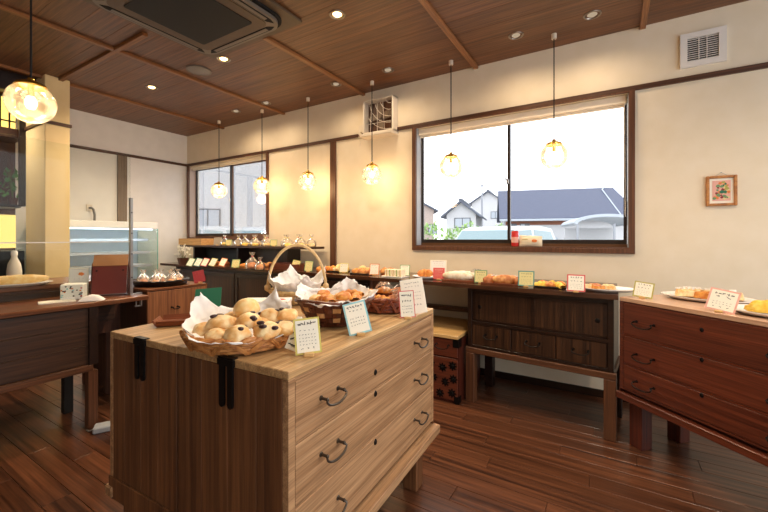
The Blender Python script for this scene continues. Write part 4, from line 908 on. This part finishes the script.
# orange buns on black tray
p = B(358, 275, .08); tray('dark_serving_tray', 'black tray of orange round buns right of the wall post', p, .19, .14, 'black_tray')
for i, (dx, dy, k, mt, w_) in enumerate(((-.06, -.02, 'bun1', 'crust_gold', 'left end'), (.0, -.025, 'bun0', 'crust_orange', 'front middle'), (.055, -.02, 'bun2', 'crust_orange', 'right end'), (-.03, .035, 'bunbig', 'crust_pale', 'pale, back left'), (.035, .035, 'bun1', 'crust_orange', 'back right'))):
    bread('round_bun', k, mt, p + Vector((dx, dy, .006)), 1.0, i, 'round bun on the black tray right of the wall post, ' + w_, 'round buns on the black tray')
p = B(381, 275, .11)
for i, (dx, dy, w_) in enumerate(((-.03, 0, 'left'), (.03, .01, 'right'))): bread('brown_roll', 'bun2', 'crust_orange', p + Vector((dx, dy, 0)), 1.0, i, 'reddish roll behind the orange card, ' + w_ + ' one', 'rolls behind the orange card')
p = B(333, 272.5, .08); tray('dark_serving_tray', 'black tray of pale rolls in front of the wall post', p, .16, .15, 'black_tray')
for i, (dx, dy, k, mt, w_) in enumerate(((-.04, -.03, 'bun0', 'crust_gold', 'front left'), (.03, -.03, 'roll', 'crust_scone', 'front right'), (-.01, .03, 'bunbig', 'crust_pale', 'large one at the back'), (.05, .04, 'bun1', 'crust_pale', 'back right'))):
    bread('pale_roll', k, mt, p + Vector((dx, dy, .006)), 1.0 if k != 'roll' else .7, i * .8, 'pale roll on the black tray before the wall post, ' + w_, 'pale rolls')
p = B(318, 271.5, .08)
for i, (dx, dy, w_) in enumerate(((-.04, 0, 'left'), (.035, .02, 'right'))): bread('golden_roll', 'bun1', 'crust_gold', p + Vector((dx, dy, 0)), 1.0, i, 'golden roll inside the arch of the basket handle, ' + w_ + ' one', 'rolls behind the arch')
# long red tray
p = B(281, 270, .10); t = thing('red_wooden_tray', 'long reddish wooden tray seen through the arched handle', 'tray', p, 0); MB().box((-.19, -.08, 0), (.19, .09, .012)).build('base', 'red_front', t)
m = MB()
for a in ((-.19, -.085, 0, .19, -.075, .06), (-.19, .085, 0, .19, .095, .06), (-.195, -.085, 0, -.185, .095, .06), (.185, -.085, 0, .195, .095, .06)): m.box(a[:3], a[3:], bev=.002)
m.build('side', 'red_front', t)
for i, (px, k, mt, d_) in enumerate([(228, 'bun0', 'crust_yellow', 'yellow bun right of the row of leaning cards'), (236, 'bun1', 'crust_gold', 'golden bun on the far counter, second after the leaning cards'), (243, 'bun2', 'crust_gold', 'golden bun on the far counter beside the bagged loaves'), (206, 'croissant', 'crust_brown', 'brown croissant behind the row of leaning cards'), (216, 'bun1', 'crust_brown', 'brown bun behind the row of leaning cards'), (263, 'bunbig', 'crust_orange', 'large orange-brown loaf right of the bagged bread'), (256, 'bun2', 'crust_orange', 'orange-brown loaf between the bag and the large loaf')]):
    bread('far_counter_bun', k, mt, B(px, 267.5 if px > 220 else 265, .10 if px > 220 else .13), 1.25, i, d_)
card(B(235, 268), .09, .09, 'card_green', 'pale green card among the buns of the far counter', R(25), 20, 0, paper='card_pale')
# bagged breads
def bag(p, s, label, mat_in, k='bunbig', tie='card_red', group=None, name='bread_bag'):
    t = thing(name, label, 'bag', p, rnd(0, 3), group)
    link('bread_inside', shape((k, mat_in), lambda: SH[k]().mesh('bread', mat_in, True)), t, (0, 0, .002), None, (s, s, s))
    r = .046 * s
    MB().lathe([(0, 0), (r * .9, 0), (r * 1.08, .02 * s), (r * .95, .05 * s), (r * .35, .075 * s), (.006 * s, .085 * s), (r * .3, .098 * s), (r * .5, .115 * s)], 14).build('clear_film', 'bag_film', t, True)
    MB().lathe([(.008 * s, .083 * s), (.010 * s, .086 * s), (.008 * s, .089 * s)], 10).build('tie', tie, t); return t
random.seed(21)
bag(B(247.5, 269, .06), 1.5, 'clear bag of brown bread with a white neck on the far counter', 'crust_brown')
bag(B(256, 270, .05), 1.1, 'small clear bag of bread in front of the large loaf', 'crust_orange')
# riser shelf: crate and bags
p = r_at(198); t = thing('wooden_crate', 'light wooden crate at the left end of the riser shelf', 'crate', p + Vector((-.04, 0, 0)), R(0))
m = MB()
for a in ((-.24, -.09, 0, .24, -.08, .085), (-.24, .08, 0, .24, .09, .085), (-.25, -.09, 0, -.24, .09, .085), (.24, -.09, 0, .25, .09, .085)): m.box(a[:3], a[3:], bev=.002)
m.build('side', 'crate_wood', t); MB().box((-.24, -.08, 0), (.24, .08, .008)).build('base', 'crate_wood', t)
BG = [(227, 'crust_yellow'), (236.5, 'crust_pale'), (247, 'crust_yellow'), (252, 'crust_white'), (257.5, 'crust_yellow'), (263, 'crust_gold'), (269, 'crust_pale'), (283.5, 'crust_white'), (290, 'crust_yellow'), (296.5, 'crust_gold'), (303, 'crust_yellow'), (309.5, 'crust_pale')]
OR = ['first', 'second', 'third', 'fourth', 'fifth', 'sixth', 'seventh', 'eighth', 'ninth', 'tenth', 'eleventh', 'last']
CI = dict(crust_yellow='yellow', crust_pale='pale', crust_white='white', crust_gold='golden')
for i, (px, mt) in enumerate(BG):
    bag(r_at(px) + Vector((0, -.03 + .06 * (i % 2), 0)), 1.12, 'clear bag of %s rusks on the riser shelf, %s bag from the crate' % (CI[mt], OR[i]), mt, 'bun1', 'card_red' if i % 3 == 0 else 'card_yellow', 'clear bags on the riser shelf', 'snack_bag')
# flowers in pot
p = B(178, 266, .06) ; t = thing('flower_pot', 'small brown pot of white dried flowers at the left end of the counter', 'plant', p); MB().lathe([(0, 0), (.045, 0), (.06, .085), (.064, .09), (.056, .09), (.042, .01), (0, .01)], 18).build('pot', 'pot_brown', t, True)
random.seed(31); st, fl_ = MB(), MB()
for i in range(26):
    a, q = rnd(0, 6.28), rnd(.01, .085); h_ = rnd(.16, .27) - q * .6; e = (q * math.cos(a), q * math.sin(a), h_); st.tube([(0, 0, .06), (e[0] * .5, e[1] * .5, h_ * .6), e], .0012, 3)
    for k in range(4): fl_.ball((e[0] + rnd(-.012, .012), e[1] + rnd(-.012, .012), e[2] + rnd(-.02, .012)), rnd(.004, .008), 1)
st.build('stems', 'stem', t); fl_.build('blossoms', 'flower_white', t)['kind'] = 'stuff'
# round black tray on small cabinet
p = Vector((-3.05, 1.62, .782)); t = thing('round_black_tray', 'round black basket tray of bagged breads on the small cabinet', 'tray', p); MB().lathe([(0, .012), (.17, .012), (.19, .038), (.198, .038), (.18, .004), (.17, 0), (0, 0)], 36).build('dish', 'black_tray', t, True)
MB().tube([(.197 * math.cos(a), .197 * math.sin(a), .040 + .002 * math.sin(20 * a)) for a in [2 * math.pi * i / 80 for i in range(80)]], .006, 6, True).build('rim', 'black_tray', t, True)
random.seed(41)
TB = [(-.11, -.08, 'near left'), (-.02, -.12, 'near edge'), (.07, -.08, 'near right'), (.12, .01, 'right'), (.0, .0, 'middle'), (-.11, .03, 'left'), (.06, .10, 'back right'), (-.03, .11, 'back')]
for dx, dy, w_ in TB:
    bag(p + Vector((dx, dy, .013)), .92, 'clear bag with a brown bun on the round black tray, ' + w_, 'crust_orange' if dx > 0 else 'crust_brown', 'bun0', 'card_paper', 'bagged buns on the round black tray', 'bun_bag')

# ------------------------------------------------------------------ things on the left counters
CT = .762
t = thing('leather_stand_box', 'tilted dark red leather stand box with tan top flap on the service counter', 'stand', Vector((-2.92, 1.215, CT)), R(60)); t.scale = (1.22, 1.22, 1.22)
q = MB(); prof = [(-.05, 0), (.07, 0), (.055, .17), (.0, .185)]
m = MB()
for s in (-.085, .079): m.poly([(-.05, 0), (.08, 0), (.06, .19), (.01, .175)], .006, T(s, 0, 0) @ RZ(R(90)) @ RX(R(90)))
m.build('side_panel', 'leather_dark', t)
MB().box((-.078, -.003, 0), (.078, .003, .155), T(0, -.045, .012) @ RX(-R(16))).build('front_panel', 'leather_red', t)
MB().box((-.08, -.003, 0), (.08, .003, .08), T(0, -.002, .162) @ RX(-R(42))).build('top_flap', 'leather_tan', t)
m = MB()
for x in (-.06, .06): m.lathe([(0, .004), (.006, .003), (.008, 0)], 10, 1, 1, T(x, -.0095, .135) @ RX(R(90)))
m.build('rivet', 'iron', t); MB().box((-.08, -.048, 0), (.08, .07, .008)).build('base', 'leather_dark', t)
p = Vector((-2.92, 1.01, CT)); t = thing('tissue_box', 'white patterned tissue box on the service counter', 'box', p, R(58)); t.scale = (1.15, 1.15, 1.15); MB().box((-.05, -.035, 0), (.05, .055, .085), bev=.004).build('body', 'paper', t)
random.seed(51)
for c, k in (('print_dark', 12), ('card_blue', 5), ('card_orange', 4), ('card_red', 4)):
    m = MB()
    for i in range(k): m.poly([(.005 * math.cos(6.28 * j / 6), .005 * math.sin(6.28 * j / 6) * rnd(.5, 1)) for j in range(6)], .0006, T(rnd(-.044, .044), -.0352, rnd(.01, .075)) @ RX(R(90)))
    m.build('printed_pattern', c, t)
card(Vector((-3.02, 1.07, CT)), .105, .185, 'card_paper', 'white card with a small picture standing behind the tissue box', R(58), 5, 0, True, paper='paper', rows=[(.93, 8, .03), (.6, 3, .03)], name='counter_card')
o = [q for q in COL.objects if q.name.startswith('counter_card')][-1]; MB().poly([(0, 0), (.02, -.008), (.034, .004), (.02, .016), (.006, .014)], .0008, T(.0, -.002, .145) @ RX(R(90))).build('printed_picture', 'card_orange', o)
p = at(92, 301, CT); q = MB().grid(lambda u, v: Vector(((u - .5) * .13, (v - .5) * .07, .004 + .036 * max(0, math.sin(u * math.pi)) ** .6 * max(0, math.sin(v * math.pi)) ** .6 + .006 * noise.noise(Vector((u * 5, v * 5, 1))) * math.sin(u * math.pi) * math.sin(v * math.pi)))
, 16, 10).build('folded_cloth', 'cloth_white', None, True); q.location = p; q.rotation_euler = (0, 0, R(58)); tag(q, 'small folded white cloth on the service counter', 'cloth')
p = at(57, 302, CT); tag(MB().box((-.085, -.055, 0), (.085, .055, .006), T(p.x, p.y, CT) @ RZ(R(75)), bev=.001).build('paper_pad', 'card_paper'), 'cream paper pad lying on the service counter', 'paper pad')
# plate and bread on rear counter
RC = .847
p = at(22, 287, RC) + Vector((-.08, -.02, 0)); plate('white_side_plate', 'white plate with flat bread on the rear counter at the left edge', p, .19, .10, R(80))
bread('flat_bread', 'baguette', 'crust_pale', p + Vector((0.01, .02, .012)), 1.3, R(80), 'long pale flat bread on the plate at the left edge'); bread('flat_bread', 'baguette', 'crust_gold', p + Vector((-.06, -.0, .012)), 1.1, R(78), 'golden flat bread behind the pale one at the left edge')
p = Vector((-3.58, .90, RC)); t = thing('squeeze_bottle', 'cream coloured bottle with cap before the black microwave', 'bottle', p); MB().lathe([(0, 0), (.036, 0), (.04, .01), (.04, .07), (.034, .12), (.016, .165), (.015, .185), (0, .185)], 24).build('body', 'bottle_cream', t, True); MB().lathe([(.018, .180), (.018, .205), (.012, .215), (0, .215)], 16).build('cap', 'white_plastic', t, True)
t = thing('power_adapter', 'small pale grey box lying on the floor at the counter leg', 'adapter', at(104, 430, 0), R(60)); MB().box((-.05, -.04, 0), (.05, .04, .035), bev=.006).build('body', 'shutter_out', t); MB().tube([(-.05, 0, .015), (-.075, .01, .006), (-.09, .04, .005)], .004, 5).build('cord', 'grey_plastic', t)
# window sill things
t = thing('red_can', 'tall red can on the sill of the wide window', 'can', (-.675, WY + .03, W1[2] + .008)); MB().lathe([(0, 0), (.026, 0), (.028, .004), (.028, .118), (.025, .124), (0, .124)], 24).build('body', 'red_can', t, True); MB().lathe([(.0285, .03), (.0285, .075), (.0282, .075), (.0282, .03)], 24).build('label_band', 'card_pink', t); MB().lathe([(.026, .123), (.027, .127), (.024, .127), (.022, .125), (0, .125)], 24).build('lid', 'steel', t, True)
t = thing('paper_packet', 'cream printed packet lying on the sill beside the red can', 'packet', (-.555, WY + .035, W1[2] + .008), R(4)); q = MB().grid(lambda u, v: Vector(((u - .5) * .17, 0 - .022 * math.sin(u * math.pi) ** .5 * math.sin(v * math.pi) ** .5, v * .09 * (1 - .1 * u))), 12, 8); q.grid(lambda u, v: Vector(((u - .5) * .17, .006, v * .09 * (1 - .1 * u))), 2, 2); q.build('body', 'pack_cream', t, True)
MB().poly([(.02 * math.cos(6.28 * j / 10), .012 * math.sin(6.28 * j / 10)) for j in range(10)], .001, T(.03, -.0235, .045) @ RX(R(90))).build('printed_picture', 'card_orange', t); MB().box((-.06, -.0235, .055), (-.02, -.022, .06)).build('printed_line', 'card_olive', t)

# ------------------------------------------------------------------ outside
GZ = -.3
gr = struct(MB().box((-70, WY + .5, GZ - .2), (50, 90, GZ)).build('ground', 'ground'))
def gable(name, label, p, w_, d_, hw, hr, wall, roof, rz, wins=(), eave=.35, ridge='y'):
    """house with its gable end facing -y; ridge along local y"""
    t = thing(name, label, 'house', p, rz)
    MB().poly([(-w_ / 2, 0), (w_ / 2, 0), (w_ / 2, hw), (0, hw + hr), (-w_ / 2, hw)], d_, T(0, d_, 0) @ RX(R(90))).build('wall', wall, t)
    sl = hr / (w_ / 2)
    for s in (-1, 1):
        e = w_ / 2 + eave; m = MB(); a = [(0, hw + hr + .02), (s * e, hw - sl * eave + .02), (s * e, hw - sl * eave + .16), (0, hw + hr + .16)]
        m.poly(a, d_ + 2 * eave, T(0, d_ + eave, 0) @ RX(R(90))); m.build('roof', roof, t)
    MB().box((-.12, -eave, hw + hr + .12), (.12, d_ + eave, hw + hr + .26)).build('ridge_cap', 'roof_grey', t)
    for (x, z, a, b) in wins:
        f = MB().box((x - a / 2, -.05, z - b / 2), (x + a / 2, .02, z + b / 2)).build('window', 'dark_out', t); MB().box((x - a / 2 + .06, -.07, z - b / 2 + .06), (x - .03, -.05, z + b / 2 - .06)).build('pane', 'shutter_out', f); MB().box((x + .03, -.07, z - b / 2 + .06), (x + a / 2 - .06, -.05, z + b / 2 - .06)).build('pane', 'shutter_out', f)
    return t
def G(px, t_): q = far(px, 238, t_); return Vector((q.x, q.y, GZ))
gable('gable_house', 'small white gabled house with a wide window seen through the left pane', G(461, 26), 2.0, 5, 3.1, .8, 'house_white', 'roof_grey', R(12), [(.1, 2.5, 1.1, .7)])
gable('gable_house', 'larger white gabled house behind the small one', G(488, 42), 3.6, 8, 5.4, 1.2, 'house_white', 'roof_grey', R(8), [(.8, 4.0, 1.0, .8)])
gable('gable_house', 'pinkish house with grey roof at the left of the wide window', G(419, 33), 2.6, 6, 3.9, .7, 'house_pink', 'roof_grey', R(30), [(1.2, 2.2, .8, .9)])
t = gable('gable_house', 'white house filling the corner window with one high window', G(208, 16), 9, 8, 6.5, 2.2, 'house_white', 'roof_grey', R(45), [(0.0, 2.2, 1.0, 1.0)])
# hall with long slate roof
q = G(563, 24); t = thing('slate_roof_hall', 'long low white hall with big blue-grey slate roof', 'building', q, R(16))
MB().box((-3.6, 0, 0), (3.6, 6, 2.8)).build('wall', 'house_white', t)
m = MB(); a = [Vector((-3.9, -.5, 2.72)), Vector((4.3, -.5, 2.72)), Vector((3.7, 3, 4.95)), Vector((-3.9, 3, 4.95))]; vs = [m.bm.verts.new(v) for v in a] + [m.bm.verts.new(v - Vector((0, 0, .14))) for v in a]
m.bm.faces.new(vs[:4]); m.bm.faces.new(vs[4:][::-1])
for i in range(4): m.bm.faces.new((vs[i], vs[i + 4], vs[(i + 1) % 4 + 4], vs[(i + 1) % 4]))
m.build('roof', 'roof_slate', t)
m = MB(); vs = [m.bm.verts.new(v) for v in (Vector((-3.9, 6.5, 2.72)), Vector((4.3, 6.5, 2.72)), Vector((3.7, 3, 4.95)), Vector((-3.9, 3, 4.95)))]; m.bm.faces.new(vs); m.build('rear_roof', 'roof_slate', t)
MB().box((-3.9, -.6, 2.55), (4.3, -.5, 2.68)).build('gutter', 'shutter_out', t); MB().tube([(3.2, -.3, 2.85), (2.95, 2.7, 4.8), (3.15, 2.9, 4.98)], .04, 6).build('pipe', 'shutter_out', t)
MB().box((-3.5, -.02, 2.3), (.4, .0, 2.55)).build('brick_band', 'brick_out', t)
for x in (-3.1, -2.3): f = MB().box((x - .3, -.04, 1.75), (x + .3, 0, 2.4)).build('window', 'dark_out', t); MB().box((x - .24, -.05, 1.8), (x - .02, -.04, 2.35)).build('pane', 'shutter_out', f)
for x in (-1.6, -.7): MB().box((x - .35, -.35, .9), (x + .35, 0, 1.5), bev=.03).build('outdoor_unit', 'shutter_out', t)
q = G(607, 17); t = thing('arched_carport', 'white carport with arched roof in front of the slate roof hall', 'carport', q, R(14))
arc = [(1.35 * math.cos(a), 2.15 + .40 * math.sin(a)) for a in [math.pi * i / 16 for i in range(17)]]
MB().poly(arc + [(1.22 * math.cos(a), 2.06 + .36 * math.sin(a)) for a in [math.pi * (16 - i) / 16 for i in range(17)]], 4, T(0, 4, 0) @ RX(R(90))).build('roof', 'shutter_out', t)
for x in (-1.2, .3, 1.2): MB().box((x - .04, 0, 0), (x + .04, .08, 2.1)).build('post', 'house_grey', t)
MB().box((-1.2, 3.7, 0), (1.2, 3.8, 2.0)).build('rear_panel', 'house_white', t)
m = MB(); q = G(560, 11); tag(MB().box((-9, -.08, 0), (7, .08, 1.12), T(q.x - 1, q.y, GZ) @ RZ(R(0))).build('boundary_wall', 'house_white'), 'low white boundary wall running behind the parked cars', 'wall')
t = thing('utility_pole', 'thin grey utility pole beside the larger gabled house', 'pole', G(482, 38)); MB().cyl((0, 0, 0), (0, 0, 7.4), .12, .08, 10).build('pole', 'house_grey', t); MB().box((-.6, -.05, 6.7), (.6, .05, 6.8)).build('crossarm', 'house_grey', t)
random.seed(61)
for px, t_, w_, h_, lb in ((432, 15, 1.3, 2.1, 'light green hedge shrub at the lower left of the wide window'), (455, 16, 1.0, 1.95, 'greyish green shrub before the small gabled house'), (470, 17, 1.1, 2.15, 'taller green shrub beside the small gabled house'), (499, 22, 1.1, 2.3, 'green shrub next to the slate roofed hall')):
    q = G(px, t_); t = thing('garden_shrub', lb, 'shrub', q, 0, 'shrubs outside'); m = MB()
    for i in range(420):
        a, e, r_ = rnd(0, 6.28), rnd(0, 1), rnd(.75, 1.05); c = Vector((w_ / 2 * r_ * math.cos(a) * math.sqrt(1 - (2 * e - 1) ** 2), w_ / 2 * r_ * math.sin(a) * math.sqrt(1 - (2 * e - 1) ** 2), h_ * (.55 + .45 * (2 * e - 1) * r_))); s = rnd(.05, .1)
        m.poly([(0, -s), (s * .6, 0), (0, s), (-s * .6, 0)], .004, T(*c) @ RZ(rnd(0, 6)) @ RX(rnd(0, 3)))
    m.build('foliage', 'hedge_leaf', t)['kind'] = 'stuff'; MB().cyl((0, 0, 0), (0, 0, h_ * .6), .04, .02, 8).build('trunk', 'stem', t)
def car(label, p, rz, L=4.2, H=1.52, Wd=1.66, van=False):
    """parked car, nose towards -x"""
    t = thing('parked_car', label, 'car', p, rz, 'parked white cars')
    low = [(-L / 2, .3), (-L / 2, .62), (-L / 2 + .15, .78), (-L * .22, .95), (L * .42, .98), (L / 2 - .03, .9), (L / 2, .4), (L / 2 - .1, .25), (-L / 2 + .1, .22)]
    MB().poly(low, Wd, T(0, Wd / 2, 0) @ RX(R(90)), ).build('lower_body', 'car_white', t, True)
    top = [(-L * .24, .93), (-L * .07, H - .1), (-L * .0, H - .02), (L * .2, H), (L * .36, H - .06), (L * .46, .95)]
    m = MB(); n = len(top); A = [m.bm.verts.new((x, -(Wd / 2 - .02 - .16 * (z - .93)), z)) for x, z in top]; Bq = [m.bm.verts.new((x, (Wd / 2 - .02 - .16 * (z - .93)), z)) for x, z in top]
    m.bm.faces.new(A); m.bm.faces.new(Bq[::-1])
    for i in range(n): m.bm.faces.new((A[i], A[(i + 1) % n], Bq[(i + 1) % n], Bq[i]))
    cb = m.build('cabin', 'car_white', t, True)
    for s in (-1, 1):
        yy = lambda z: s * (Wd / 2 - .02 - .16 * (z - .93) + .006)
        for q in ([(-L * .19, .98), (-L * .06, H - .14), (L * .1, H - .1), (L * .1, .98)], [(L * .13, .98), (L * .13, H - .1), (L * .34, H - .14), (L * .41, .98)]):
            m = MB(); vs = [m.bm.verts.new((x, yy(z), z)) for x, z in q] + [m.bm.verts.new((x, yy(z) - s * .012, z)) for x, z in q]; m.bm.faces.new(vs[:4]); m.bm.faces.new(vs[4:][::-1])
            for i in range(4): m.bm.faces.new((vs[i], vs[(i + 1) % 4], vs[(i + 1) % 4 + 4], vs[i + 4]))
            m.build('side_window', 'car_glass', t)
        for x in (-L * .31, L * .3):
            wl = MB().cyl((x, s * (Wd / 2 - .2), .31), (x, s * (Wd / 2 + .01), .31), .31, .31, 24).build('wheel', 'rubber', t, True); MB().cyl((x, s * (Wd / 2), .31), (x, s * (Wd / 2 + .02), .31), .19, .17, 16).build('hubcap', 'car_trim', wl, True)
    m = MB(); (x0, z0), (x1, z1) = top[0], top[1]; hw = Wd / 2 - .1
    nx = Vector((-(z1 - z0), 0, (x1 - x0))).normalized() * .008
    vs = [m.bm.verts.new(Vector(v) + nx) for v in ((x0 + .03, -hw, z0 + .03), (x1 - .02, -hw + .06, z1 - .02), (x1 - .02, hw - .06, z1 - .02), (x0 + .03, hw, z0 + .03))]; m.bm.faces.new(vs); m.build('windshield', 'car_glass', t)
    m = MB()
    for s in (-1, 1): m.box((-L / 2 - .01, s * .6 - .15, .55), (-L / 2 + .06, s * .6 + .15, .68), bev=.02)
    m.build('headlamp', 'shutter_out', t); return t
car('white car parked outside the wide window', G(494, 8.8), R(74), 4.2, 1.74)
car('pale car parked outside the corner window', (-8.0, 6.2, GZ), R(180), 4.4, 1.75)
